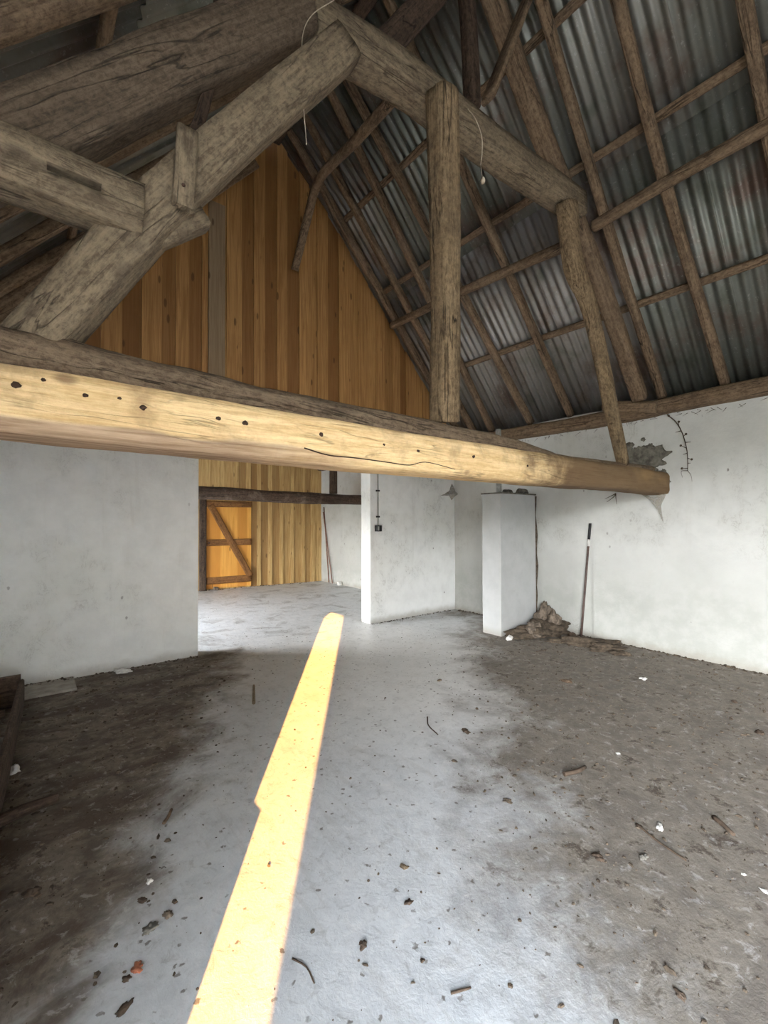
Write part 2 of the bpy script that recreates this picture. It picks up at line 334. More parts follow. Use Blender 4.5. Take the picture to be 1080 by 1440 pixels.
def frames(path, up):
    out = []
    for i, p in enumerate(path):
        a = path[max(0, i-1)]; b = path[min(len(path)-1, i+1)]
        t = (b-a).normalized(); s = up.cross(t)
        if s.length < 1e-4: s = Vector((0,1,0)).cross(t)
        s.normalize(); u = t.cross(s).normalized(); out.append((p, t, s, u))
    return out
def resample(path, n):
    """Catmull-Rom through the points, n samples"""
    P = [path[0]*2-path[1]] + path + [path[-1]*2-path[-2]]
    out = []
    segs = len(path)-1
    for k in range(n+1):
        q = k/n*segs; i = min(int(q), segs-1); t = q-i
        a, b, c, d = P[i], P[i+1], P[i+2], P[i+3]
        out.append(0.5*((2*b) + (c-a)*t + (2*a-5*b+4*c-d)*t*t + (-a+3*b-3*c+d)*t*t*t))
    return out
def timber(name, path, w, h, mat, up=(0,0,1), seed=0, rough=0.06, power=5.0, taper=1.0, label=None, cat=None, group=None, parent=None, ring=20, step=0.05, ends=(1,1), twist=0.0):
    """hewn timber along a path: w across, h in the up direction, wobbly waney section"""
    path = [Vector(p) for p in path]; up = Vector(up)
    L = sum((path[i+1]-path[i]).length for i in range(len(path)-1))
    n = max(4, min(140, int(L/step)))
    pts = resample(path, n)
    x = (path[-1]-path[0]).normalized(); y = up.cross(x)
    if y.length < 1e-4: y = Vector((0,1,0)).cross(x)
    y.normalize(); z = x.cross(y)
    mw = Matrix(((x.x,y.x,z.x,path[0].x),(x.y,y.y,z.y,path[0].y),(x.z,y.z,z.z,path[0].z),(0,0,0,1)))
    inv = mw.inverted()
    bm = bmesh.new(); rings = []
    so = seed*13.7
    for k, (p, t, s, u) in enumerate(frames(pts, up)):
        q = k/n; tw = 1+(taper-1)*q
        if k == 0: tw *= ends[0]
        if k == n: tw *= ends[1]
        rg = []
        ll = q*L
        swell = 1 + rough*0.9*noise.noise(Vector((ll*1.1, so, 3.1)))
        ox = rough*w*0.7*noise.noise(Vector((ll*0.8, so, 8.3))); oy = rough*h*0.7*noise.noise(Vector((ll*0.8, so+5, 1.3)))
        for j in range(ring):
            a = 2*PI*(j+0.5)/ring + twist*q
            ca, sa = math.cos(a), math.sin(a)
            r = (abs(ca)**power + abs(sa)**power)**(-1/power)
            jit = 1 + rough*(noise.noise(Vector((ll*2.3, ca*1.3+so, sa*1.3))) + 0.5*noise.noise(Vector((ll*7, ca*3+so, sa*3))))
            v = p + s*(ca*r*w/2*tw*swell*jit + ox) + u*(sa*r*h/2*tw*swell*jit + oy)
            rg.append(bm.verts.new(inv @ v))
        rings.append(rg)
    for k in range(n):
        for j in range(ring):
            j2 = (j+1) % ring
            bm.faces.new((rings[k][j], rings[k][j2], rings[k+1][j2], rings[k+1][j]))
    bm.faces.new(rings[0][::-1]); bm.faces.new(rings[-1])
    o = link(name, bm, mat, parent, True, mw)
    for e in (o.data.polygons[-1], o.data.polygons[-2]): e.use_smooth = False
    return tag(o, label, cat, group)
def tube(name, path, r, mat, parent=None, n=None, ring=8, r1=None, smoothpath=True):
    path = [Vector(p) for p in path]
    pts = resample(path, n or max(2, 8*(len(path)-1))) if smoothpath else path
    bm = bmesh.new(); rings = []
    for k, (p, t, s, u) in enumerate(frames(pts, Vector((0.13,0.31,1)))):
        rr = r if r1 is None else r+(r1-r)*k/(len(pts)-1)
        rings.append([bm.verts.new(p + s*math.cos(2*PI*j/ring)*rr + u*math.sin(2*PI*j/ring)*rr) for j in range(ring)])
    for k in range(len(rings)-1):
        for j in range(ring):
            j2 = (j+1) % ring; bm.faces.new((rings[k][j], rings[k][j2], rings[k+1][j2], rings[k+1][j]))
    bm.faces.new(rings[0][::-1]); bm.faces.new(rings[-1])
    return link(name, bm, mat, parent)
def add_tube(bm, path, r, r1=None, ring=6):
    pts = [Vector(p) for p in path]; rings = []
    for k, (p, t, s, u) in enumerate(frames(pts, Vector((0.13,0.31,1)))):
        rr = r if r1 is None else r+(r1-r)*k/(len(pts)-1)
        rings.append([bm.verts.new(p + s*math.cos(2*PI*j/ring)*rr + u*math.sin(2*PI*j/ring)*rr) for j in range(ring)])
    for k in range(len(rings)-1):
        for j in range(ring):
            j2 = (j+1) % ring; bm.faces.new((rings[k][j], rings[k][j2], rings[k+1][j2], rings[k+1][j]))
    bm.faces.new(rings[0][::-1]); bm.faces.new(rings[-1])
def rock_bm(loc, size, seed, sub=3, rough=0.35, flat_bottom=True, rot=0.0):
    bm = bmesh.new(); bmesh.ops.create_icosphere(bm, subdivisions=sub, radius=1.0)
    c, s = math.cos(rot), math.sin(rot)
    for v in bm.verts:
        d = v.co.normalized()
        k = 1 + rough*noise.noise(d*1.4+Vector((seed*3.1, 0, 0))) + rough*0.5*noise.noise(d*3.5+Vector((0, seed*2.3, 0)))+ rough*0.25*noise.noise(d*8+Vector((0, seed*2.3, 5)))
        q = Vector((d.x*size[0]*k, d.y*size[1]*k, d.z*size[2]*k))
        if flat_bottom and q.z < -0.55*size[2]: q.z = -0.55*size[2]
        v.co = Vector((q.x*c-q.y*s, q.x*s+q.y*c, q.z))
        if flat_bottom: v.co.z += 0.55*size[2]
        v.co += Vector(loc)
    return bm
def rock(name, loc, size, mat, seed, parent=None, sub=3, rough=0.35, rot=0.0):
    loc = Vector(loc)
    bm = rock_bm((0,0,0), size, seed, sub, rough, True, rot)
    o = link(name, bm, mat, parent); o.location = loc
    return o

# walls as thick slabs with an uneven inner face. a,b: ends of the inner face on plan; room side on the left of a->b
def slab(name, a, b, z0, z1, th, mat, amp=0.006, seed=0, res=0.12, top=None):
    a = Vector((a[0], a[1], 0)); b = Vector((b[0], b[1], 0))
    d = (b-a); L = d.length; d.normalize(); nrm = Vector((-d.y, d.x, 0))
    nu = max(2, int(L/res)); nv = max(2, int((z1-z0)/res))
    bm = bmesh.new()
    front = []; 
    for i in range(nu+1):
        row = []
        for j in range(nv+1):
            zt = top(i/nu) if top else z1
            p = a + d*(L*i/nu) + Vector((0, 0, z0+(zt-z0)*j/nv))
            k = amp*(noise.noise(p*1.3+Vector((seed,0,0))) + 0.5*noise.noise(p*4+Vector((0,seed,0))))
            row.append(bm.verts.new(p + nrm*k))
        front.append(row)
    back = [[bm.verts.new(v.co - nrm*th) for v in row] for row in front]
    for i in range(nu):
        for j in range(nv):
            bm.faces.new((front[i][j], front[i+1][j], front[i+1][j+1], front[i][j+1]))
            bm.faces.new((back[i][j+1], back[i+1][j+1], back[i+1][j], back[i][j]))
    for i in range(nu):
        bm.faces.new((front[i][nv], front[i+1][nv], back[i+1][nv], back[i][nv]))
        bm.faces.new((front[i+1][0], front[i][0], back[i][0], back[i+1][0]))
    for j in range(nv):
        bm.faces.new((front[0][j], front[0][j+1], back[0][j+1], back[0][j]))
        bm.faces.new((front[nu][j+1], front[nu][j], back[nu][j], back[nu][j+1]))
    o = link(name, bm, mat, None, False)
    return tag(o, kind='structure')
def join_into(main, others):
    """one wall, several slabs: merge the meshes"""
    bm = bmesh.new(); bm.from_mesh(main.data)
    for o in others: bm.from_mesh(o.data); 
    bm.to_mesh(main.data); bm.free()
    for o in others: bpy.data.objects.remove(o)
    return main

def planks(name, a, b, widths, zlo, ztop, mat, seed, th=0.025, relief=0.016, strip=0.0, parent=None):
    """vertical boards on the plan line a->b (room side on the left), every other board proud; ztop(u) gives the top"""
    a = Vector((a[0], a[1], 0)); b = Vector((b[0], b[1], 0)); d = b-a; L = d.length; d.normalize(); nrm = Vector((-d.y, d.x, 0))
    r = random.Random(seed); bm = bmesh.new(); tl = bm.faces.layers.float.new('tone'); u = 0; k = 0
    while u < L-0.01:
        w = r.uniform(*widths)
        if strip and k % 2: w = r.uniform(*strip)
        w = min(w, L-u); e = relief if k % 2 else 0.0
        e += r.uniform(0, 0.004)
        tone = r.random() if not (strip and k % 2) else r.uniform(0.75, 1.0)
        lap = 0.014 if k % 2 else -0.001
        u0, u1 = u-lap, u+w+lap
        us = [u0, u1]
        q = []
        for uu in us:
            for side in (0, 1):
                base = a + d*uu + nrm*(e if side else -th)
                zt = ztop(uu)
                q.append((bm.verts.new(base+Vector((0,0,zlo))), bm.verts.new(base+Vector((0,0,max(zt, zlo+0.02))))))
        (b0,t0),(f0,g0),(b1,t1),(f1,g1) = q
        fs = [bm.faces.new((f0,f1,g1,g0)), bm.faces.new((b1,b0,t0,t1)), bm.faces.new((b0,f0,g0,t0)), bm.faces.new((f1,b1,t1,g1)), bm.faces.new((g0,g1,t1,t0)), bm.faces.new((b0,b1,f1,f0))]
        for f in fs: f[tl] = tone
        u += w; k += 1
    me_o = link(name, bm, mat, parent, False)
    return me_o

# ------------------------------------------------------------------ the setting
YC, TH = 5.24, 0.22            # cross wall
Y0 = -3.5
# floor
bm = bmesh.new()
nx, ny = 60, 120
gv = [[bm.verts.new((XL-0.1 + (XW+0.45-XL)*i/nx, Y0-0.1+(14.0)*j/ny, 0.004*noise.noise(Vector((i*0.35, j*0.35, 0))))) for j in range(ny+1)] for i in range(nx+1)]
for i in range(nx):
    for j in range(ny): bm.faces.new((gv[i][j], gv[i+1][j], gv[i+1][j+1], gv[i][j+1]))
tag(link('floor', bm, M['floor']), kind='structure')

wr = slab('wall_right', (wallx(Y0), Y0), (wallx(10.2), 10.2), -0.05, 2.86, 0.35, M['plaster_side'], 0.012, 3)
# cross wall, left and right of the wide opening (room side faces -Y)
def cross(x0, x1, nm, seed, mat): return slab(nm, (x1, YC), (x0, YC), -0.05, 2.74, TH, mat, 0.006, seed)
def cross2(x0, x1, nm, seed, mat):
    # a->b with room on the left: heading -X keeps -Y on the left
    return slab(nm, (x1, YC), (x0, YC), -0.05, 2.74, TH, mat, 0.006, seed)
wc = cross2(XL, 1.50, 'wall_back', 5, M['plaster'])
wc2 = cross2(3.89, wallx(YC)+0.01, 'wall_partition', 6, M['plaster_mid'])
# gable boarding above the cross wall
gx0, gx1 = wallx(YC), XL
gtop = lambda u: roof_z(gx0-u) + 0.185
pg = planks('wall_gable', (gx0, YC+0.10), (gx1, YC+0.10), (0.15, 0.22), 2.60, gtop, M['plank_gable'], 11, strip=(0.11, 0.17))
tag(pg, kind='structure')
# far gable, slightly skewed
fy = lambda x: 9.76 + (5.67-x)*0.105
pf = planks('wall_far', (5.76, fy(5.76)), (XL, fy(XL)), (0.17, 0.23), -0.02, lambda u: roof_z(5.76-u) + 0.15, M['plank_far'], 23, strip=(0.035, 0.11), relief=0.022)
tag(pf, kind='structure')
# left wall with the barn doorway (near) and a far doorway; back wall
YD0, YD1, YDU, DH = -3.35, -0.646, -0.555, 2.85
lw = [slab('wall_left', (XL, YD0), (XL, Y0), -0.05, 2.42, 0.12, M['plaster'], 0.004, 9),
      slab('wl', (XL, 6.5), (XL, YDU), -0.05, 2.42, 0.12, M['plaster'], 0.0, 9),
      slab('wl', (XL, YDU), (XL, YD1), -0.05, 1.15, 0.12, M['plaster'], 0.0, 9),
      slab('wl', (XL, YDU+0.2), (XL, YDU), 2.42, 2.95, 0.12, M['plaster'], 0.0, 9),
      slab('wl', (XL, YD0), (XL, YD0-0.15), 2.42, 2.95, 0.12, M['plaster'], 0.0, 9),
      slab('wl', (XL, YDU), (XL, YD0), DH, DH+0.1, 0.12, M['plaster'], 0.0, 9),
      slab('wl', (XL, 10.5), (XL, 8.5), -0.05, 2.42, 0.12, M['plaster'], 0.0, 9),
      slab('wl', (XL, 8.5), (XL, 6.5), 2.2, 2.42, 0.12, M['plaster'], 0.0, 9)]
join_into(lw[0], lw[1:])
FD0, FD1, FDH = 0.1, 0.7, 2.45
fw = [slab('wall_front', (XL-0.1, Y0), (FD0, Y0), -0.05, 2.8, 0.2, M['plaster'], 0.0, 2),
      slab('wf', (FD1, Y0), (wallx(Y0)+0.3, Y0), -0.05, 2.8, 0.2, M['plaster'], 0.0, 2),
      slab('wf', (FD0, Y0), (FD1, Y0), -0.05, 2.8, 0.2, M['plaster'], 0.0, 2)]
join_into(fw[0], fw[1:])
bm = bmesh.new()
for yy in (Y0-0.2,):
    a = [bm.verts.new(v) for v in ((XL-0.3, yy, 2.3), (XW+0.3, yy, 2.6), (XR, yy, ZR+0.25))]
    b = [bm.verts.new(v.co+Vector((0, 0.1, 0))) for v in a]
    bm.faces.new(a); bm.faces.new(b[::-1])
    for i in range(3): bm.faces.new((a[i], b[i], b[(i+1)%3], a[(i+1)%3]))
tag(link('wall_front_gable', bm, M['plank_gable'], None, False), kind='structure')

# corrugated roof: sheets about 0.84 m wide, one mesh per slope
def roof_side(name, x_from, x_to, seed):
    """x_from: eave, x_to: ridge"""
    sgn = 1 if x_to < x_from else -1
    n = Vector((SL*sgn, 0, 1)).normalized()
    bm = bmesh.new(); tl = bm.faces.layers.float.new('tone'); r = random.Random(seed)
    rows = [(x_from+0.25*sgn, x_from+(x_to-x_from)*0.52, 0.0), (x_from+(x_to-x_from)*0.48, x_to-0.0*sgn, -0.02)]
    y = Y0-0.3
    while y < 10.3:
        w = 0.84 if not (sgn < 0 and y < -0.3 and y+0.84 > -0.3) else -0.3-y
        if w < 0.05: w = 0.84
        for (xa, xb, lift) in rows:
            if sgn < 0 and y < -0.31 and lift == 0.0: xa = 0.22           # cut back for the added dormer over the doorway
            tone = r.random(); tilt = r.uniform(-0.0015, 0.0015)
            m = int(w/0.0095)
            prev = None
            for k in range(m+1):
                yy = y + (w+0.05)*k/m
                off = 0.135 + 0.014*math.sin(2*PI*yy/0.098) + lift*0.5 + 0.004*(k/m)
                base = []
                for xx in (xa, (xa+xb)/2, xb):
                    p = Vector((xx, yy, roof_z(xx) if sgn > 0 or True else 0))
                    if (xx-XR)*sgn > 0 or True: p.z = ZR - SL*abs(xx-XR)*1.0
                    base.append(bm.verts.new(p + n*(off+tilt)))
                if prev:
                    for q in range(2):
                        f = bm.faces.new((prev[q], base[q], base[q+1], prev[q+1])); f[tl] = tone
                prev = base
        y += w
    o = link(name, bm, M['tin'], None, True)
    mod = o.modifiers.new('thickness', 'SOLIDIFY'); mod.thickness = 0.003
    return tag(o, kind='structure')
roof_side('ceiling', XW+0.02, XR-0.09, 31)
roof_side('ceiling', XL-0.1, XR+0.09, 32)
bm = bmesh.new(); bm_box(bm, (-1.24, Y0-0.2, 0), (0.36, -0.28, 0.03))  # unseen dormer roof, added so a taller doorway lets in more light
for v in bm.verts: v.co.z += 2.96 + (v.co.x+1.24)*0.74
tag(link('ceiling', bm, M['dark_wood'], None, False), kind='structure')
for yy in (-0.36, Y0-0.2):
    bm = bmesh.new()
    a = [bm.verts.new((x, yy, z)) for x, z in ((-1.22, 2.25), (0.7, 4.4), (0.7, 4.9), (-1.22, 3.05))]
    b = [bm.verts.new(v.co+Vector((0, 0.12, 0))) for v in a]
    bm.faces.new(a[::-1]); bm.faces.new(b)
    for i in range(4): bm.faces.new((a[i], a[(i+1)%4], b[(i+1)%4], b[i]))
    tag(link('wall_added_dormer', bm, M['dark_wood'], None, False), kind='structure')
# ridge cap, two folded wings; a small gap over the gable lets a chip of sky in
bm = bmesh.new()
for (ya, yb) in ((Y0-0.3, 5.22), (5.36, 10.3)):
    vs = []
    for yy in (ya, yb):
        vs.append([bm.verts.new((XR+dx, yy, ZR+0.24-abs(dx)*SL)) for dx in (-0.28, 0, 0.28)])
    for q in range(2): bm.faces.new((vs[0][q], vs[0][q+1], vs[1][q+1], vs[1][q]))
o = link('trim_1', bm, M['tin'], None, False); o.modifiers.new('thickness', 'SOLIDIFY').thickness = 0.004
tag(o, kind='structure')

# concrete kerb at the foot of the back wall
box('trim_2', (XL, 4.86, -0.02), (0.36, YC+0.02, 0.02), M['concrete'], None, 0.01); tag(bpy.data.objects['trim_2'], kind='structure')

# ------------------------------------------------------------------ outdoors: ground, two added sun-blocking walls
bm = bmesh.new(); vs = [bm.verts.new(v) for v in ((-60,-60,-0.06),(60,-60,-0.06),(60,60,-0.06),(-60,60,-0.06))]; bm.faces.new(vs)
tag(link('ground', bm, M['ground'], None, False), kind='structure')
box('wall_sun_block', (-4.2, -18.0, -0.06), (0.4, -5.416, 5.0), M['outside_render'], None, 0.0); tag(bpy.data.objects['wall_sun_block'], kind='structure')  # unseen block, added to cut the sun down to a narrow strip
box('wall_sun_block_far', (-4.6, 5.7, -0.06), (XL-0.13, 5.95, 3.4), M['outside_render'], None, 0.0); tag(bpy.data.objects['wall_sun_block_far'], kind='structure')  # unseen wall, added to keep the sun out of the far doorway

# ------------------------------------------------------------------ roof truss over the room
YT = 2.1
# pale squared tie beam
timber('tie_beam', [(XL-0.05, YT, 1.925), (0.6, YT, 1.915), (2.5, YT, 1.90), (4.4, YT, 1.905), (5.68, YT, 1.90)], 0.26, 0.245, M['pale_beam'], seed=1, rough=0.05, power=6,
       label='long pale hewn tie beam crossing the room just above the cross wall opening', cat='beam', step=0.04, ring=28)
tb = bpy.data.objects['tie_beam']
for i, (x, y, rr) in enumerate(((22,541,0.014),(61,534,0.007),(120,556,0.009),(201,573,0.012),(307,588,0.010),(345,595,0.013),(452,611,0.012),(588,634,0.010),(666,642,0.012),(742,655,0.010),(540,625,0.008),(168,560,0.007))):
    p = on_y(x, y, 1.966); o = link('nail_hole', rock_bm((0,0,0), (rr, 0.006, rr*0.8), 200+i, 2, 0.5, False), M['hole'], None); o.location = p
    o.parent = tb; o.matrix_parent_inverse = tb.matrix_world.inverted()
bm = bmesh.new(); add_tube(bm, resample([on_y(x, y, 1.968) for x, y in ((428,630),(462,640),(500,644),(545,650),(575,654),(600,650),(640,660))], 40), 0.0035, 0.002)
o = link('crack', bm, M['hole'], None); o.parent = tb; o.matrix_parent_inverse = tb.matrix_world.inverted()
# dusty log lying behind and on top of it
lp = [on_y(x, y, 2.24) - Vector((0,0,0.125)) for x, y in ((0,460),(120,490),(300,527),(450,562),(600,592),(700,612),(775,640))]
lp = [lp[0]+(lp[0]-lp[1]).normalized()*0.95] + lp
lp[-1] += Vector((0,0,0.02))
timber('log', lp, 0.27, 0.25, M['log'], seed=2, rough=0.10, power=2.6, taper=0.93, ends=(1,0.55), ring=26,
       label='round greyish brown log lying along the back of the pale tie beam', cat='beam')
# sole piece under the right leg
timber('sole_plate', [on_y(738,642,2.22), on_y(835,655,2.22), (5.66, 2.22, 2.06)], 0.22, 0.11, M['log'], seed=4, rough=0.10, power=3,
       label='short brown sole piece on the right end of the tie beam, under the leaning leg', cat='beam')
# upright post
pb = on_y(625,594,2.2); pt = on_y(623,130,1.95)
timber('post', [pb, (pb+pt)/2+Vector((0.01,0,0)), pt], 0.165, 0.165, M['post_oak'], up=(0,1,0), seed=5, rough=0.07, power=5.5, twist=0.2,
       label='upright furrowed post from the log up to the sloping-looking collar beam', cat='post')
# collar beam
timber('collar_beam', [on_y(432,34,2.16), on_y(560,108,2.16), on_y(690,208,2.16), on_y(812,292,2.16)], 0.20, 0.225, M['grey_oak'], seed=6, rough=0.055, power=9,
       label='grey-brown collar beam above the upright post, running to the right roof slope', cat='beam')
# left brace, foot on the log
timber('brace', [on_y(18,516,2.27), on_y(185,336,2.12), on_y(282,240,2.06), on_y(482,70,2.0)], 0.17, 0.19, M['grey_oak'], seed=7, rough=0.05, power=9,
       label='thick grey slanting brace rising from the log at left to the collar beam', cat='beam')
# left principal rafter
a0 = on_y(60,182,2.18); a1 = on_y(425,24,2.18); dd = (a1-a0).normalized()
timber('principal_rafter', [a0-dd*1.1, a0, on_y(240,102,2.18), a1+dd*0.05], 0.22, 0.245, M['brown_oak'], seed=8, rough=0.05, power=9,
       label='massive grey-brown principal rafter in the upper left corner above the mortised beam', cat='beam')
a2 = a1+dd*0.1
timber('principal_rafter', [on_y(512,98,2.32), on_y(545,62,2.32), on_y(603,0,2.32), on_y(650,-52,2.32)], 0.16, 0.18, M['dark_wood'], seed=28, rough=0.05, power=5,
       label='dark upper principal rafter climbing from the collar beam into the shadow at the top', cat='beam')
# mortised stub beam, slot cut out
stub = timber('stub_beam', [on_y(-60,205,2.1), on_y(60,253,2.1), on_y(196,308,2.1)], 0.19, 0.20, M['grey_oak'], seed=9, rough=0.05, power=9,
       label='short grey beam with a long empty mortise slot, butting against the slanting brace', cat='beam', step=0.03)
c0 = on_y(66,232,2.0); c1 = on_y(143,264,2.0); cdv = (c1-c0); cl_ = cdv.length; cdv.normalize()
bm = bmesh.new(); bm_box(bm, (0,-0.03,-0.017), (cl_,0.11,0.017))
side = Vector((0,1,0)); upv = side.cross(cdv)*-1
mwc = Matrix(((cdv.x,0,upv.x,c0.x),(cdv.y,1,upv.y,c0.y),(cdv.z,0,upv.z,c0.z),(0,0,0,1)))
cut = link('cutter', bm, None, None, False, mwc)
mod = stub.modifiers.new('slot', 'BOOLEAN'); mod.object = cut; mod.operation = 'DIFFERENCE'; mod.solver = 'EXACT'
bpy.context.view_layer.update()
dg = bpy.context.evaluated_depsgraph_get(); nm = bpy.data.meshes.new_from_object(stub.evaluated_get(dg))
stub.modifiers.clear(); stub.data = nm; bpy.data.objects.remove(cut)
timber('tenon_end', [on_y(215,335,2.12), on_y(281,307,2.12)], 0.12, 0.11, M['grey_oak'], seed=10, rough=0.08, power=4,
       label='blunt tenon end poking out below the slanting brace', cat='beam')
# cleat nailed on the brace
t = empty('cleat', on_y(259,240,1.93))
timber('board', [on_y(264,182,1.94), on_y(257,292,1.94)], 0.085, 0.035, M['grey_oak'], up=(0,1,0), seed=11, rough=0.05, power=5, parent=t)
bm = bmesh.new(); bmesh.ops.create_uvsphere(bm, u_segments=8, v_segments=6, radius=0.008, matrix=Matrix.Translation(on_y(258,260,1.92))); link('nail', bm, M['iron'], t)
tag(t, 'short upright board nailed to the front of the slanting brace', 'board')
timber('stick', [on_y(272,190,2.1), on_y(282,165,2.15), on_y(300,100,2.2)], 0.05, 0.05, M['dark_wood'], up=(0,1,0), seed=41, rough=0.06,
       label='thin dark stick rising behind the nailed board to the principal rafter', cat='stick')
timber('purlin_block', [on_y(322,45,2.3), on_y(325,-40,2.3)], 0.16, 0.16, M['dark_wood'], up=(0,1,0), seed=42, rough=0.06,
       label='dark upright block standing on the left principal rafter at the top edge', cat='post')
# king post and struts near the top
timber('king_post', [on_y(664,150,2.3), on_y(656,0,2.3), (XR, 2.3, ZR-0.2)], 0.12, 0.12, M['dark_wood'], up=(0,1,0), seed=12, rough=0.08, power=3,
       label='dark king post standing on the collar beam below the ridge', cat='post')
s0 = on_y(686,140,2.02); s1 = on_y(741,0,2.02)
timber('strut', [s0, s1, s1+(s1-s0)*0.18], 0.045, 0.115, M['rafter'], up=(0,1,0), seed=13, rough=0.05,
       label='brown slanting board between the king post and the right roof slope', cat='board')
# right leg and right principal
timber('leg', [on_y(796,288,2.1), on_y(806,373,2.1), on_y(826,425,2.1), on_y(846,510,2.1), on_y(858,570,2.1), on_y(876,652,2.16)], 0.20, 0.17, M['post_oak'], up=(0,1,0), seed=14, rough=0.10, power=2.6, taper=0.62, twist=0.7,
       label='gnarled twisted leg dropping from the collar beam to the right end of the tie beam', cat='post', ring=26)
pr = [on_roof(x, y, -0.16) for x, y in ((700,20),(750,160),(806,300),(852,420),(900,560))]
timber('principal_rafter', [pr[0]+(pr[0]-pr[1]).normalized()*0.6]+pr, 0.16, 0.15, M['rafter'], seed=15, rough=0.06, power=4,
       label='thick brown principal rafter on the right slope, just behind the gnarled leg', cat='beam')
timber('block', [on_y(822,352,2.25), on_y(858,318,2.5)], 0.09, 0.09, M['rafter'], seed=16, rough=0.08,
       label='small brown block wedged between the gnarled leg and the near purlin', cat='block')
timber('wedge', [on_x(850,572,5.5), on_x(925,572,5.5)], 0.14, 0.13, M['rafter'], seed=17, rough=0.12, power=3,
       label='rough brown wedge on the wall plate where the thick principal rafter lands', cat='block')

# ------------------------------------------------------------------ right slope: rafters, purlins, battens, plate
def rafter_at(y, x_top, x_bot, label, seed, w=0.085, h=0.10, dz=0.0, mat='rafter', side=1, yb=None, bend=0.0):
    yb = y if yb is None else yb
    pts = []
    for k in range(4):
        q = k/3; X = x_top+(x_bot-x_top)*q
        pts.append((X, y+(yb-y)*q + bend*math.sin(q*PI), ZR - SL*abs(X-XR) + dz))
    return timber('rafter', pts, w, h, M[mat], seed=seed, rough=0.07, power=3.6, label=label, cat='rafter', group=None)
XT, XB = XR+0.02, XW+0.02
rafter_at(0.83, XT, XB, 'rafter on the right slope cutting the top right corner of the photo', 51, yb=0.80)
rafter_at(1.44, XT, XB, 'wavy pale rafter on the right slope, second from the photo\'s right edge', 52, bend=0.06, w=0.09)
rafter_at(1.93, XT, XB, 'rafter on the right slope directly to the right of the thick principal rafter', 53, yb=2.03, bend=0.03)
rafter_at(3.16, XT, XB, 'rafter on the right slope seen directly left of the gnarled leg', 54, yb=3.13)
rafter_at(3.98, XT, XB, 'rafter on the right slope seen directly right of the upright post', 55, yb=3.73)
rafter_at(4.22, XT, XB, 'right-slope rafter showing left of the upright post at its top and right of it below', 56, yb=4.42)
rafter_at(4.72, XT, XB, 'rafter on the right slope, last one before the boarded gable', 57, yb=4.76)
rafter_at(5.06, XT, XB, 'end rafter lying against the sloping edge of the boarded gable', 58, w=0.06, h=0.13)
for i, y in enumerate((-0.2, -1.2, -2.2, -3.2)): rafter_at(y, XT, XB, 'rafter of the right slope behind the viewer', 60+i)['group'] = 'right slope rafters out of view'
# wall plate
timber('wall_plate', [(wallx(-3.4)-0.02, -3.4, 2.74), (wallx(1.1)-0.03, 1.1, 2.775), (wallx(2.5)-0.03, 2.5, 2.735), (wallx(3.8)-0.03, 3.8, 2.75), (wallx(5.2), 5.2, 2.78)], 0.22, 0.17, M['rafter'], seed=18, rough=0.07, power=4,
       label='brown wall plate beam along the top of the right white wall', cat='beam')
# purlins
py = lambda X: ZR-SL*abs(X-XR)-0.085
timber('purlin', [(4.24, -3.4, py(4.24)), (4.23, 0.8, py(4.23)), (4.27, 2.12, py(4.27))], 0.09, 0.10, M['rafter'], seed=19, rough=0.06, power=3,
       label='long purlin pole crossing the near rafters from the gnarled leg to the right edge', cat='purlin')
timber('purlin', [(4.30, 2.32, py(4.30)), (4.25, 3.6, py(4.25)), (4.22, 5.14, py(4.22))], 0.09, 0.10, M['rafter'], seed=20, rough=0.06, power=3,
       label='purlin pole crossing the far rafters between the gable and the gnarled leg', cat='purlin')
def batten(X, y0, y1, label, seed):
    return timber('batten', [(X, y0, ZR-SL*abs(X-XR)+0.085), (X+0.01, (y0+y1)/2, ZR-SL*abs(X-XR)+0.08), (X, y1, ZR-SL*abs(X-XR)+0.085)], 0.075, 0.05, M['rafter'], seed=seed, rough=0.06, power=4, label=label, cat='batten', up=(SL if X > XR else -SL, 0, 1))
batten(4.95, -3.4, 5.15, 'lowest batten behind the rafters on the right slope, below the purlin', 71)
batten(4.01, -3.4, 5.15, 'batten behind the rafters on the right slope, just above the purlin', 72)
batten(3.33, -3.4, 5.15, 'batten high on the right slope, reaching the top edge right of the king post', 73)
# left slope
for i, (y, lab) in enumerate(((2.42, 'brown rafter crossing the very top left corner above the principal rafter'),
                              (3.25, 'rafter on the dark left slope seen just under the principal rafter'),
                              (3.85, 'rafter on the dark left slope seen beneath the mortised beam, upper of three'),
                              (4.45, 'rafter on the dark left slope seen beneath the mortised beam, middle of three'),
                              (5.02, 'rafter on the dark left slope lying against the gable, behind the slanting brace'))):
    rafter_at(y, XR-0.02, XL-0.05, lab, 80+i, w=0.12 if i == 0 else 0.09, h=0.14 if i == 0 else 0.10)
for i, y in enumerate((1.3, 0.3, -0.7, -1.7, -2.7)): rafter_at(y, XR-0.02, XL-0.05 if y > 0 else 0.3, 'rafter of the left slope behind the viewer', 90+i)['group'] = 'left slope rafters out of view'
for i, (X, lab) in enumerate(((0.30, 'upright-looking pale batten on the left slope above the principal rafter'), (-0.45, 'low batten on the dark left slope beneath the mortised beam'), (1.2, 'batten high on the dark left slope behind the slanting brace'), (1.9, 'topmost batten on the dark left slope near the ridge'))):
    batten(X, -3.4 if X > 0.4 else -0.25, 5.15, lab, 75+i)
rafter_at(5.10, XR-0.4, XL-0.05, 'broad brown board under the end rafter of the left slope, beside the slanting brace', 88, w=0.05, h=0.26, dz=-0.19)
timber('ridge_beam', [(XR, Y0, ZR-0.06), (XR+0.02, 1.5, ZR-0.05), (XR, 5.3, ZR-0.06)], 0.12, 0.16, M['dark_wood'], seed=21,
       label='dark ridge beam at the peak of the roof above the gable', cat='beam')
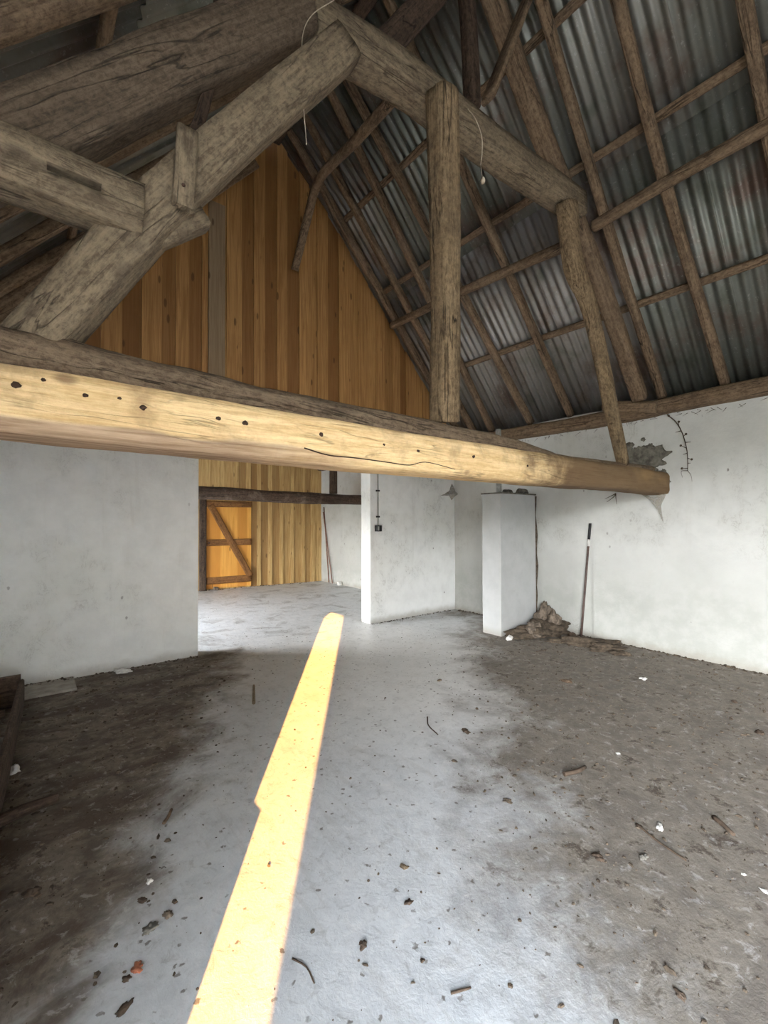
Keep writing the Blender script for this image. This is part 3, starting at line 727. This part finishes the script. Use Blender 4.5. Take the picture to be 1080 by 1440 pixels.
timber('wall_plate', [(XL-0.06, -0.3, roof_z(XL)-0.02), (XL-0.06, 5.2, roof_z(XL)-0.02)], 0.18, 0.16, M['rafter'], seed=22,
       label='wall plate beam along the top of the left wall', cat='beam')
# crooked timber near the gable
timber('crooked_timber', [on_y(560,130,3.2), on_y(495,203,3.9), on_y(449,252,4.45), on_y(431,312,4.8), on_y(414,380,5.1)], 0.11, 0.10, M['rafter'], up=(0,1,0), seed=23, rough=0.09, power=2.8, taper=0.8,
       label='crooked bent timber hanging down in front of the boarded gable', cat='timber')
timber('collar_tie', [on_y(470,135,4.9), on_y(435,205,5.0)], 0.09, 0.12, M['dark_wood'], seed=24, rough=0.06,
       label='dark short timber near the ridge to the left of the crooked timber', cat='timber')
# grey replacement plank on the gable
g0 = on_y(305,286,YC+0.07); g1 = on_y(305,560,YC+0.07)
bm = bmesh.new(); tl = bm.faces.layers.float.new('tone'); bm_box(bm, (g0.x-0.095, YC+0.052, 2.75), (g0.x+0.095, YC+0.082, g0.z))
bevel(bm, 0.003, 1)
for f in bm.faces: f[tl] = 0.6
tag(link('plank', bm, M['plank_grey'], None, False), 'broad greyer plank fixed upright on the boarded gable, left of its middle', 'plank')

# ------------------------------------------------------------------ far room
timber('beam', [(1.3, 8.0, 1.965), (2.5, 8.0, 1.97), (4.2, 8.0, 1.945), (5.72, 8.0, 1.945)], 0.2, 0.215, M['burnt_beam'], seed=25, rough=0.10, power=3.2,
       label='dark flaking beam crossing the far room in front of the plank door', cat='beam')
timber('post', [(5.0, 8.02, 2.05), (5.0, 8.02, 2.95)], 0.13, 0.15, M['dark_wood'], up=(0,1,0), seed=26, rough=0.05,
       label='short dark post standing on the far dark beam near the white wall', cat='post')
timber('wall_plate', [(wallx(5.5)-0.05, 5.5, 2.8), (wallx(9.7)-0.05, 9.7, 2.8)], 0.2, 0.16, M['dark_wood'], seed=27,
       label='dark timber on top of the white wall in the far room', cat='beam')
# plank door with Z brace
dx0, dx1 = 3.0, 3.99
dn = Vector((0,0,0))
da = Vector((dx1, fy(dx1)-0.03, 0)); db = Vector((dx0, fy(dx0)-0.03, 0))
d_ = empty('door_1', (da+db)/2); d_['kind'] = 'structure'
pd = planks('leaf', (da.x, da.y), (db.x, db.y), (0.10, 0.13), 0.03, lambda u: 1.93, M['plank_door'], 44, th=0.025, relief=0.002, parent=d_)
def dp(u, z, off=0.03):
    p = da + (db-da)*u; return Vector((p.x, p.y-off, z))
for z, hh in ((0.20, 0.15), (1.02, 0.14), (1.86, 0.13)):
    timber('ledge', [dp(0.0, z), dp(1.0, z)], 0.035, hh, M['brace_wood'], seed=int(z*10)+30, rough=0.02, power=8, parent=d_)
timber('brace', [dp(0.03, 0.24, 0.045), dp(0.90, 1.84, 0.045)], 0.035, 0.14, M['brace_wood'], seed=33, rough=0.02, power=8, parent=d_)
timber('door_frame', [Vector((dx0-0.05, fy(dx0)-0.06, 0)), Vector((dx0-0.05, fy(dx0)-0.06, 2.0))], 0.14, 0.09, M['dark_wood'], up=(0,1,0), seed=34, rough=0.02, power=8, parent=d_)
bm = bmesh.new(); add_tube(bm, [dp(0.93, 1.02, 0.05), dp(0.93, 1.02, 0.085)], 0.02, None, 10); link('bolt', bm, M['iron'], d_)
rock('rubble_stone', (3.2, fy(3.2)-0.12, 0), (0.07,0.05,0.05), M['stone'], 3); tag(bpy.data.objects['rubble_stone'], 'small stone at the foot of the plank door in the far room', 'stone')
# two thin rods leaning in the far corner
for i, (xb, yb_) in enumerate(((462.5, 818.5), (467.5, 819.5))):
    p = on_x(xb, yb_, wallx(9.3)-0.02-0.03*i)
    p.z = 0.0
    q = Vector((wallx(9.6)-0.03, 9.58+0.03*i, 1.82-0.12*i))
    o = tube('rod', [p, (p+q)/2, q], 0.012, M['red_rod'], n=4)
    tag(o, ('thin reddish rod leaning in the far corner, nearer the plank wall' if i == 0 else 'thin reddish rod leaning in the far corner, farther from the plank wall'), 'rod')
rock('plaster_lump', on_x(478,815,wallx(9)-0.06), (0.07,0.05,0.06), M['white_chip'], 8); o = bpy.data.objects['plaster_lump']; o.location.z = 0; tag(o, 'white lump of plaster at the foot of the far white wall', 'plaster lump')

# ------------------------------------------------------------------ pier, pipe, broom handle
px0, py0, pz = 4.775, 3.62, 1.835
t = empty('pier', (5.2, 3.75, 0))
bm = bmesh.new(); bm_box(bm, (px0, py0, 0), (5.545, 3.92, pz)); bmesh.ops.subdivide_edges(bm, edges=bm.edges[:], cuts=9, use_grid_fill=True)
for v in bm.verts:
    k = noise.noise(v.co*3)*0.006
    v.co += Vector((k, noise.noise(v.co*3+Vector((7,0,0)))*0.006, 0))
link('body', bm, M['plaster_pier'], t, False)
bm = bmesh.new(); bm_box(bm, (px0-0.012, py0-0.012, pz), (5.56, 3.93, pz+0.018))
link('capping', bm, M['grey_stone'], t, False)
bm = bmesh.new(); bm_box(bm, (5.545, py0+0.03, 0.02), (wallx(3.7)+0.02, 3.9, pz-0.01)); bmesh.ops.subdivide_edges(bm, edges=bm.edges[:], cuts=12, use_grid_fill=True)
for v in bm.verts: v.co += Vector((0, noise.noise(v.co*9)*0.03, 0))
o = link('crumbling_joint', bm, M['soil'], t, False); o['label'] = 'dark crumbling joint between pier and wall'
tag(t, 'free-standing pale grey rendered pier against the right white wall', 'pier')
for i, (x, sz, lab) in enumerate(((5.08, (0.085,0.06,0.035), 'flat mortar lump on top of the pier, left one'), (5.42, (0.10,0.07,0.05), 'bigger mortar lump on top of the pier, next to the wall'))):
    o = rock('mortar_lump', (x, py0+0.12, pz+0.018), sz, M['grey_stone'], 60+i); tag(o, lab, 'mortar lump')
o = timber('pipe', [(4.98, 3.80, pz+0.018), (4.98, 3.80, 2.72)], 0.075, 0.075, M['pipe'], up=(0,1,0), seed=35, rough=0.02, power=2.0, label='grey upright pipe rising from the top of the pier behind the tie beam', cat='pipe')
# broom handle leaning on the wall
hb = Vector((wallx(2.9)-0.24, 2.86, 0.0)); ht = on_x(830,736,wallx(2.87)-0.016)
hb = on_floor(817, 889, 0.02); hb = EYE + (hb-EYE)*0.965; hb.z = 0.0
hd = ht-hb
t = empty('broom_handle', hb)
P = lambda q: hb+hd*q
tube('shaft', [P(0), P(0.5), P(0.80)], 0.0135, M['brown_handle'], t, 4)
tube('ferrule', [P(0.80), P(0.86)], 0.0145, M['white_metal'], t, 2)
tube('grip', [P(0.86), P(1.0)], 0.0165, M['black_plastic'], t, 2)
tag(t, 'brown broom handle with black grip leaning against the right white wall', 'broom handle')

# ------------------------------------------------------------------ switch with conduit on the partition
s = on_y(531.5, 743, YC-0.02); t = empty('light_switch', (s.x, YC-0.02, s.z))
box('switch_box', (s.x-0.045, YC-0.06, s.z-0.045), (s.x+0.045, YC+0.004, s.z+0.045), M['black_plastic'], t, 0.006)
box('rocker', (s.x-0.032, YC-0.066, s.z-0.03), (s.x-0.008, YC-0.058, s.z+0.03), M['grey_pvc'], t, 0.003)
tube('conduit', [(s.x+0.005, YC-0.018, s.z+0.04), (s.x+0.004, YC-0.018, 2.2), (s.x, YC-0.018, 2.72)], 0.011, M['grey_pvc'], t, 6)
for z in (s.z+0.17, s.z+0.55, s.z+0.9):
    box('clip', (s.x-0.022, YC-0.032, z-0.012), (s.x+0.03, YC+0.004, z+0.012), M['black_plastic'], t, 0.003)
tag(t, 'small black switch box below a grey conduit on the white partition', 'light switch')

# ------------------------------------------------------------------ cobwebs, vine, plaster break
def web(name, pts, label, sag=0.03, seed=0):
    """tattered web stretched between anchor points: a thick sagging sheet"""
    pts = [Vector(p) for p in pts]; c = sum(pts, Vector())/len(pts)
    bm = bmesh.new(); K = 10
    n = len(pts); vc = bm.verts.new(c+Vector((0,-sag,0)))
    ringsv = []
    for k in range(1, K+1):
        q = k/K; rg = []
        for i in range(n*6):
            a = i/6; i0 = int(a) % n; i1 = (i0+1) % n; f = a-int(a)
            e = pts[i0].lerp(pts[i1], f); pull = 1-0.45*math.sin(PI*f)
            e = c.lerp(e, pull)
            p = c.lerp(e, q) + Vector((0, -sag*(1-q*q), 0)) + Vector((noise.noise(e*30+Vector((seed,0,0))), noise.noise(e*30), noise.noise(e*25)))*0.012*q
            rg.append(bm.verts.new(p))
        ringsv.append(rg)
    m = n*6
    for i in range(m): bm.faces.new((vc, ringsv[0][i], ringsv[0][(i+1)%m]))
    for k in range(K-1):
        for i in range(m): bm.faces.new((ringsv[k][i], ringsv[k+1][i], ringsv[k+1][(i+1)%m], ringsv[k][(i+1)%m]))
    o = link(name, bm, M['web'])
    return tag(o, label, 'cobweb')
YW = YC-0.02
web('cobweb', [on_y(619,697,YW), on_y(635,680,YW), on_y(652,697,YW), on_y(635,703,YW)], 'dusty cobweb on the white partition under the tie beam', 0.07, 1)
wx_ = wallx(2.1)-0.03
web('cobweb', [on_x(897,692,wx_), on_x(938,692,wx_-0.02), on_x(933,736,wx_), on_x(924,716,wx_)], 'ragged hanging cobweb under the wall end of the tie beam', 0.02, 2)
# vine shoot
bm = bmesh.new(); vp = [on_x(x, y, wallx(1.9)-0.015) for x, y in ((938,583),(950,593),(959,608),(965,628),(967,645),(967,662))]
sp_ = resample(vp, 24); add_tube(bm, sp_, 0.006, 0.003)
r = random.Random(5)
for k in range(3, 24, 2):
    e = sp_[k]+Vector((-r.uniform(0.01,0.03), r.uniform(-0.06,0.06), r.uniform(-0.02,0.05)))
    add_tube(bm, [sp_[k], e], 0.004, 0.002)
    if k % 4 == 3: bmesh.ops.create_icosphere(bm, subdivisions=1, radius=0.013, matrix=Matrix.Translation(e))
add_tube(bm, resample([sp_[-1], sp_[-1]+Vector((0,-0.03,-0.05)), sp_[-1]+Vector((0,-0.04,-0.12))], 6), 0.003, 0.001)
add_tube(bm, resample([sp_[-1], sp_[-1]+Vector((0,0.06,0.0)), sp_[-1]+Vector((0,0.05,-0.07))], 6), 0.003, 0.001)
tag(link('vine_shoot', bm, M['twig']), 'dry vine shoot hanging down the right white wall from the wall plate', 'vine')
# root twig hanging under the tie beam
bm = bmesh.new(); b0 = on_x(866,694,wallx(2.3)-0.02)
for dy, dz, y2 in ((0.0,-0.13,-0.01), (0.10,-0.06,0.03), (0.05,-0.10,0.06)): add_tube(bm, resample([b0, b0+Vector((0,dy*0.5,dz*0.4)), b0+Vector((0,dy+y2,dz))], 6), 0.006, 0.002)
tag(link('root_twig', bm, M['twig']), 'forked dry root sticking out below the tie beam near the right wall', 'twig')
# broken plaster round the beam end: bare grey stones showing
bm = bmesh.new(); r = random.Random(3); pc = on_x(905,644,wallx(2.2)-0.004)
cen = bm.verts.new(pc+Vector((-0.012,0,0))); rim = []; rim2 = []
for k in range(64):
    a = 2*PI*k/64; q = 1+0.30*noise.noise(Vector((math.cos(a)*2.2, math.sin(a)*2.2, 1.0)))+0.22*noise.noise(Vector((math.cos(a)*7, math.sin(a)*7, 4.0)))
    yy, zz = math.cos(a)*0.27*q, math.sin(a)*0.145*q
    rim.append(bm.verts.new(pc+Vector((-0.012, yy*0.93, zz*0.93)))); rim2.append(bm.verts.new(pc+Vector((0.03, yy, zz))))
for k in range(64):
    k2 = (k+1) % 64; bm.faces.new((cen, rim[k2], rim[k])); bm.faces.new((rim[k], rim[k2], rim2[k2], rim2[k]))
tag(link('bare_masonry', bm, M['grey_stone'], None, False), 'ragged dark patch of bare masonry in the white wall beside the tie beam end', 'masonry')
bp_ = [((885,628),0.09),((905,640),0.11),((925,650),0.11),((915,628),0.08),((895,648),0.10),((932,664),0.08),((938,676),0.07),((905,618),0.05),((928,638),0.06),((880,640),0.07),((918,660),0.09),((936,690),0.05)]
for i, ((x, y), sz) in enumerate(bp_):
    p = on_x(x, y, wallx(2.1)+0.012)
    o = link('wall_stone', rock_bm((0,0,0), (0.022, sz*0.62, sz*0.5), 80+i, 3, 0.5, False), M['grey_stone']); o.location = p
    tag(o, 'bare grey stone showing through broken plaster beside the tie beam end', 'stone', 'stones bared around the tie beam end')
# hanging wire and twine on the truss
tag(tube('wire', [on_y(470,0,2.0), on_y(440,20,1.98), on_y(426,48,1.98), on_y(425,95,1.98), on_y(427,150,1.98), on_y(431,203,1.98)], 0.0022, M['string'], n=40, ring=6), 'thin pale wire hanging from the left end of the collar beam', 'wire')
tw = empty('twine', on_y(660,160,2.03))
tube('loop', [on_y(658,153,2.05), on_y(668,166,2.0), on_y(677,190,2.0), on_y(678,214,2.03), on_y(676,232,2.04)], 0.003, M['string'], tw, n=24, ring=6)
link('knot', rock_bm(on_y(679,254,2.04), (0.018,0.018,0.026), 3, 2, 0.3, False), M['string'], tw)
tube('tail', [on_y(676,232,2.04), on_y(679,254,2.04)], 0.002, M['string'], tw, n=4, ring=6)
tag(tw, 'pale twine looped over the collar beam right of the upright post', 'twine')
# twigs and straw along the plate
bm = bmesh.new(); r = random.Random(12)
for k in range(60):
    y = r.uniform(0.9, 4.6); p = Vector((wallx(y)-0.02, y, 2.66+r.uniform(-0.03,0.01)))
    add_tube(bm, [p, p+Vector((-r.uniform(0,0.04), r.uniform(-0.07,0.07), -r.uniform(0.01,0.05)))], 0.0025, 0.001, 4)
tag(link('straw', bm, M['twig']), 'wisps of dark straw poking out under the right wall plate', 'straw', kind='stuff')

# ------------------------------------------------------------------ heap by the pier
t = rock('soil_heap', (5.28, 3.36, 0.0), (0.36,0.20,0.11), M['soil'], 5, None, 4, 0.8, -0.3); tag(t, 'low heap of dark soil in the corner at the foot of the pier', 'soil heap')
for i, ((x, y), sz, lab) in enumerate((((766,882), (0.13,0.10,0.19), 'largest rubble stone on the soil heap at the foot of the pier'),
        ((752,893), (0.17,0.09,0.09), 'flat rubble stone in front of the largest one at the pier foot'),
        ((779,886), (0.09,0.08,0.16), 'narrow rubble stone leaning right of the largest one at the pier foot'),
        ((736,890), (0.10,0.06,0.04), 'thin slab at the left end of the rubble by the pier'))):
    p = on_floor(x, y, 0.03); o = rock('rubble_stone', (p.x, p.y, 0.03), sz, M['stone'], 20+i, None, 4, 0.6, i*0.7); tag(o, lab, 'stone')
for i, ((x, y), sz, lab) in enumerate((((822,906), (0.36,0.10,0.05), 'long dark mound of soil below the broom handle'), ((852,914), (0.17,0.10,0.045), 'shorter soil mound right of the long one below the broom handle'), ((873,921), (0.09,0.05,0.03), 'small dark clod at the right end of the soil mounds'))):
    p = on_floor(x, y); o = rock('soil_mound', (p.x, p.y, -0.005), sz, M['soil'], 40+i, None, 4, 0.8, -0.9); tag(o, lab, 'soil')
p = on_floor(806, 894, 0.02); o = rock('clod', (p.x-0.03, p.y, 0), (0.05,0.05,0.045), M['twig'], 47); tag(o, 'round black clod at the foot of the broom handle', 'clod')
p = on_floor(716, 900); o = rock('plaster_lump', (p.x, p.y, 0), (0.05,0.035,0.035), M['white_chip'], 48); tag(o, 'white plaster lump on the floor in front of the pier', 'plaster lump')
# soil edging along the foot of the walls
bm = bmesh.new(); r = random.Random(77)
def crumbs(bm, fn, n, smin, smax):
    for k in range(n):
        p = fn(r); s_ = smin*(smax/smin)**(r.random()**2.2)
        sx, sy, sz = s_*r.uniform(0.6,1.7), s_*r.uniform(0.5,1.0), s_*r.uniform(0.25,0.6); a = r.uniform(0, PI); ca, sa = math.cos(a), math.sin(a)
        base = []
        nn = 5
        for j in range(nn):
            an = 2*PI*j/nn; rr = r.uniform(0.7,1.2); x, y = math.cos(an)*sx*rr, math.sin(an)*sy*rr
            base.append(bm.verts.new((p[0]+x*ca-y*sa, p[1]+x*sa+y*ca, p[2]-0.003)))
        tp = [bm.verts.new((v.co.x*0.55+p[0]*0.45+r.uniform(-.2,.2)*s_, v.co.y*0.55+p[1]*0.45, p[2]+sz)) for v in base]
        for j in range(nn): bm.faces.new((base[j], base[(j+1)%nn], tp[(j+1)%nn], tp[j]))
        bm.faces.new(tp)
def edge_r(r): y = r.uniform(0.2, 5.1); return (wallx(y)-abs(r.gauss(0,0.035)), y, 0.0)
def edge_b(r): x = r.choice((r.uniform(-0.2,1.5), r.uniform(3.9,5.5))); return (x, YC-abs(r.gauss(0.02,0.04)), 0.02 if x < 0.36 else 0.0)
def edge_f(r): x = r.uniform(2.4, 5.6); return (x, fy(x)-0.03-abs(r.gauss(0,0.05)), 0)
crumbs(bm, edge_r, 700, 0.006, 0.028); crumbs(bm, edge_b, 420, 0.005, 0.022); crumbs(bm, edge_f, 120, 0.008, 0.03)
tag(link('wall_foot_dirt', bm, M['soil'], None, False), 'crumbled dirt lying along the foot of the walls', 'dirt', kind='stuff')
bm = bmesh.new()
def zone_r(r):
    while True:
        x, y = r.uniform(0.4, 5.5), r.uniform(0.3, 3.6)
        if 0.69*x-0.72*y-0.42 > r.gauss(0, 0.35): return (x, y, 0.0)
def zone_l(r):
    while True:
        x, y = r.uniform(-0.3, 1.6), r.uniform(0.8, 5.0)
        if -0.86*x+0.5*y-1.0 > r.gauss(0, 0.3): return (x, y, 0.0)
def zone_all(r): return (r.uniform(-0.3, 5.4), r.uniform(0.4, 9.0), 0.0)
crumbs(bm, zone_r, 3200, 0.003, 0.017); crumbs(bm, zone_l, 1300, 0.003, 0.02); crumbs(bm, zone_all, 2600, 0.002, 0.011)
tag(link('floor_crumbs', bm, M['soil'], None, False), 'crumbs of bark, soil and straw strewn over the concrete floor', 'crumbs', kind='stuff')

# ------------------------------------------------------------------ single bits lying on the floor
def stick(name, pa, pb_, rad, mat, label, cat='stick', bend=0.02, seed=0):
    a = on_floor(*pa); b = on_floor(*pb_); a.z = b.z = rad*0.9
    m = (a+b)/2 + Vector((0,0,0.3*rad)) + (b-a).cross(Vector((0,0,1)))*bend
    o = timber(name, [a, m, b], rad*2, rad*1.7, M[mat], seed=seed, rough=0.18, power=2.2, taper=0.75, ring=10, step=0.02)
    return tag(o, label, cat)
stick('peg', (357,991), (357,966), 0.014, 'grey_oak', 'short grey wooden peg on the floor left of the sunlit strip', 'peg', 0.0, 1)
stick('bark_piece', (793,1091), (823,1081), 0.014, 'twig', 'dark curved bark piece on the dirt near the right wall', 'bark', 0.1, 2)
stick('stick', (1004,1152), (1032,1177), 0.013, 'twig', 'thick dark stick on the dirt at the right edge', 'stick', 0.02, 3)
stick('twig', (895,1160), (965,1212), 0.007, 'twig', 'long thin forked-looking twig lying left of the thick dark stick', 'twig', 0.05, 4)
stick('twig', (634,1398), (662,1390), 0.004, 'twig', 'small straight twig near the bottom edge on the clean concrete', 'twig', 0.02, 5)
stick('twig', (601,1009), (616,1034), 0.005, 'twig', 'bent twig on the scratched concrete in the middle of the floor', 'twig', 0.1, 6)
stick('twig', (754,917), (771,913), 0.006, 'twig', 'short twig on the dirt in front of the rubble heap', 'twig', 0.05, 7)
stick('twig', (230,1160), (241,1140), 0.009, 'bark', 'small brown twig on the floor left of the notch in the sunlit strip', 'twig', 0.05, 8)
stick('twig', (411,1349), (442,1384), 0.003, 'twig', 'curved hair-thin twig right of the sunlit strip near the bottom', 'twig', -0.12, 9)
stick('plank', (-25,1176), (80,1130), 0.035, 'dark_wood', 'dark plank lying flat on the floor at the left edge', 'plank', 0.0, 10)
for i, (x, y, sz, mat, nm, lab, cat) in enumerate((
    (618,957,(0.035,0.02,0.012),'leaf','dry_leaf','dark curled leaf on the pale floor in front of the pier','leaf'),
    (655,1029,(0.04,0.03,0.018),'twig','clod','smooth dark clod in the middle of the floor right of the scratches','clod'),
    (574,1270,(0.022,0.016,0.012),'twig','clod','dark clod on the clean concrete, topmost of those near the bottom','clod'),
    (510,1330,(0.020,0.016,0.012),'twig','clod','dark clod on the clean concrete right of the sunlit strip','clod'),
    (568,1219,(0.026,0.014,0.010),'leaf','dry_leaf','crumbled leaf on the clean concrete above the dark clods','leaf'),
    (594,1351,(0.012,0.008,0.007),'twig','clod','tiny dark clod near the bottom beside a second one','clod'),
    (843,1208,(0.030,0.022,0.016),'twig','clod','dark clod on the edge of the right dirt patch','clod'),
    (905,1206,(0.026,0.018,0.012),'grey_stone','stone','small grey stone right of the dark clod on the dirt','stone'),
    (957,1400,(0.022,0.014,0.011),'twig','clod','dark clod close to the bottom right corner','clod'),
    (714,1127,(0.035,0.022,0.014),'soil','clod','crumbly soil clod at the left edge of the right dirt patch','clod'),
    (928,1163,(0.045,0.018,0.010),'white_chip','plaster_chip','white plaster chip beside the long thin twig','plaster chip'),
    (904,955,(0.045,0.03,0.02),'white_chip','plaster_chip','pale plaster chip on the dirt near the foot of the right wall','plaster chip'),
    (869,1060,(0.016,0.012,0.010),'white_chip','plaster_chip','tiny white plaster chip above the dark curved bark piece','plaster chip'),
    (1076,1254,(0.022,0.010,0.008),'white_chip','plaster_chip','white plaster chip at the very right edge','plaster chip'),
    (1046,1230,(0.012,0.009,0.006),'white_chip','plaster_chip','tiny white plaster chip just left of the one at the right edge','plaster chip'),
    (1033,988,(0.04,0.03,0.018),'twig','clod','dark clod on the floor near the right wall at the right edge','clod'),
    (797,959,(0.06,0.03,0.02),'bark','bark_piece','dark bark scrap on the dirt below the soil mounds','bark'),
    (1068,1031,(0.04,0.03,0.02),'twig','clod','ragged dark clod at the right edge below the one near the wall','clod'),
    (193,1363,(0.028,0.022,0.016),'red_brick','brick_crumb','reddish brick crumb on the floor left of the sunlit strip','brick crumb'),
    (177,1378,(0.018,0.014,0.010),'twig','clod','dark clod touching the reddish brick crumb','clod'),
    (210,1241,(0.018,0.015,0.014),'white_chip','plaster_chip','whitish plaster chip left of the sunlit strip, above a dark clod','plaster chip'),
    (200,1268,(0.026,0.016,0.012),'twig','clod','dark clod just below the whitish plaster chip left of the sunlit strip','clod'),
    (210,1308,(0.034,0.026,0.018),'grey_stone','stone','rounded grey stone left of the sunlit strip','stone'),
    (236,1287,(0.026,0.02,0.014),'stone','stone','sandy stone left of the sunlit strip beside the rounded grey stone','stone'),
    (43,1258,(0.04,0.03,0.022),'twig','clod','large black clod in the dark soil near the left edge','clod'),
    (20,1085,(0.032,0.026,0.03),'white_chip','plaster_lump','white lump beside the wooden trough at the left edge','plaster lump'),
    (172,946,(0.07,0.04,0.03),'white_chip','plaster_lump','pale crumbled plaster at the foot of the left white wall','plaster lump'),
    (175,1418,(0.035,0.014,0.010),'twig','bark_piece','dark sliver near the bottom left of the sunlit strip','bark'),
    )):
    p = on_floor(x, y)
    k_ = 1.0 if cat == 'plaster lump' else 0.72
    o = rock(nm, (p.x, p.y, -0.001), (sz[0]*k_, sz[1]*k_, sz[2]*k_*0.8), M[mat], 100+i, None, 3, 0.9, i*1.3); tag(o, lab, cat)

# ------------------------------------------------------------------ wooden trough at the left edge
t = empty('trough', (-0.4, 3.6, 0))
timber('side_board', [(-0.21,1.55,0.11), (-0.10,3.2,0.115), (-0.025,4.72,0.11)], 0.04, 0.22, M['dark_wood'], seed=61, rough=0.03, power=7, parent=t)
timber('side_board', [(-0.72,1.55,0.13), (-0.72,4.72,0.13)], 0.045, 0.26, M['dark_wood'], seed=62, rough=0.03, power=7, parent=t)
timber('end_board', [(-0.72,4.72,0.13), (-0.03,4.72,0.13)], 0.045, 0.25, M['dark_wood'], seed=63, rough=0.03, power=7, parent=t)
timber('end_board', [(-0.72,1.55,0.12), (-0.23,1.55,0.12)], 0.045, 0.25, M['dark_wood'], seed=64, rough=0.03, power=7, parent=t)
box('bottom', (-0.71,1.57,0.01), (-0.24,4.71,0.03), M['dark_wood'], t)
for y in (3.1, 4.1): timber('crossbar', [(-0.72,y,0.17), (-0.11,y,0.17)], 0.07, 0.04, M['dark_wood'], seed=int(y*7), rough=0.03, power=6, parent=t)
tag(t, 'low dark wooden trough on the floor at the left edge of the photo', 'trough')

# ------------------------------------------------------------------ light
SUN_EL, SUN_AZ = math.radians(17.9), math.radians(35.45)
w = bpy.data.worlds.new('sky'); S.world = w; w.use_nodes = True
nt = w.node_tree; nt.nodes.clear(); g = G(nt)
gn = g.n('ShaderNodeNewGeometry').outputs['Incoming']
sx = g.n('ShaderNodeSeparateXYZ'); g.set(sx, 0, gn); el = g.math('MULTIPLY', sx.outputs[2], -1.0)
hs = g.mix(g.ramp(el, 0.20, 0.60), (1.0,1.02,1.04), (0.46,0.55,0.68))      # hazy blue sky
hs = g.mix(g.ramp(el, 0.05, 0.11), (0.10,0.11,0.085), hs)                  # added dark horizon band, holds back low light on the walls
bg = g.n('ShaderNodeBackground'); nt.links.new(hs, bg.inputs[0]); bg.inputs[1].default_value = 17.0
o = g.n('ShaderNodeOutputWorld'); nt.links.new(bg.outputs[0], o.inputs[0])
sd = bpy.data.lights.new('sun', 'SUN'); sd.energy = 7.0; sd.angle = math.radians(0.2); sd.color = (1.0, 0.5, 0.13)
so = bpy.data.objects.new('sun', sd); COL.objects.link(so)
dirv = Vector((math.sin(SUN_AZ)*math.cos(SUN_EL), math.cos(SUN_AZ)*math.cos(SUN_EL), -math.sin(SUN_EL)))
so.rotation_euler = dirv.to_track_quat('-Z', 'Y').to_euler()
so.location = (-8, -12, 6)
def portal(y0, y1, z1):
    ld = bpy.data.lights.new('door_light_portal', 'AREA'); ld.shape = 'RECTANGLE'; ld.size = z1; ld.size_y = y1-y0
    ld.cycles.is_portal = True
    lo = bpy.data.objects.new('door_light_portal', ld); COL.objects.link(lo)
    lo.location = (XL-0.16, (y0+y1)/2, z1/2)
    lo.rotation_euler = (0, -PI/2, 0)
    return lo
portal(YD0, YDU, DH); portal(6.5, 8.5, 2.2)
#pl = portal(FD0, FD1, FDH); pl.location = ((FD0+FD1)/2, Y0-0.24, FDH/2); pl.rotation_euler = (PI/2, 0, 0); pl.data.size = FD1-FD0; pl.data.size_y = FDH

# ------------------------------------------------------------------ colour management
S.view_settings.view_transform = 'Standard'
S.view_settings.look = 'None'
S.view_settings.gamma = 1.0
S.view_settings.use_curve_mapping = False
S.view_settings.exposure = 2.15
S.cycles.max_bounces = 12
S.cycles.diffuse_bounces = 8
S.cycles.sample_clamp_indirect = 10.0
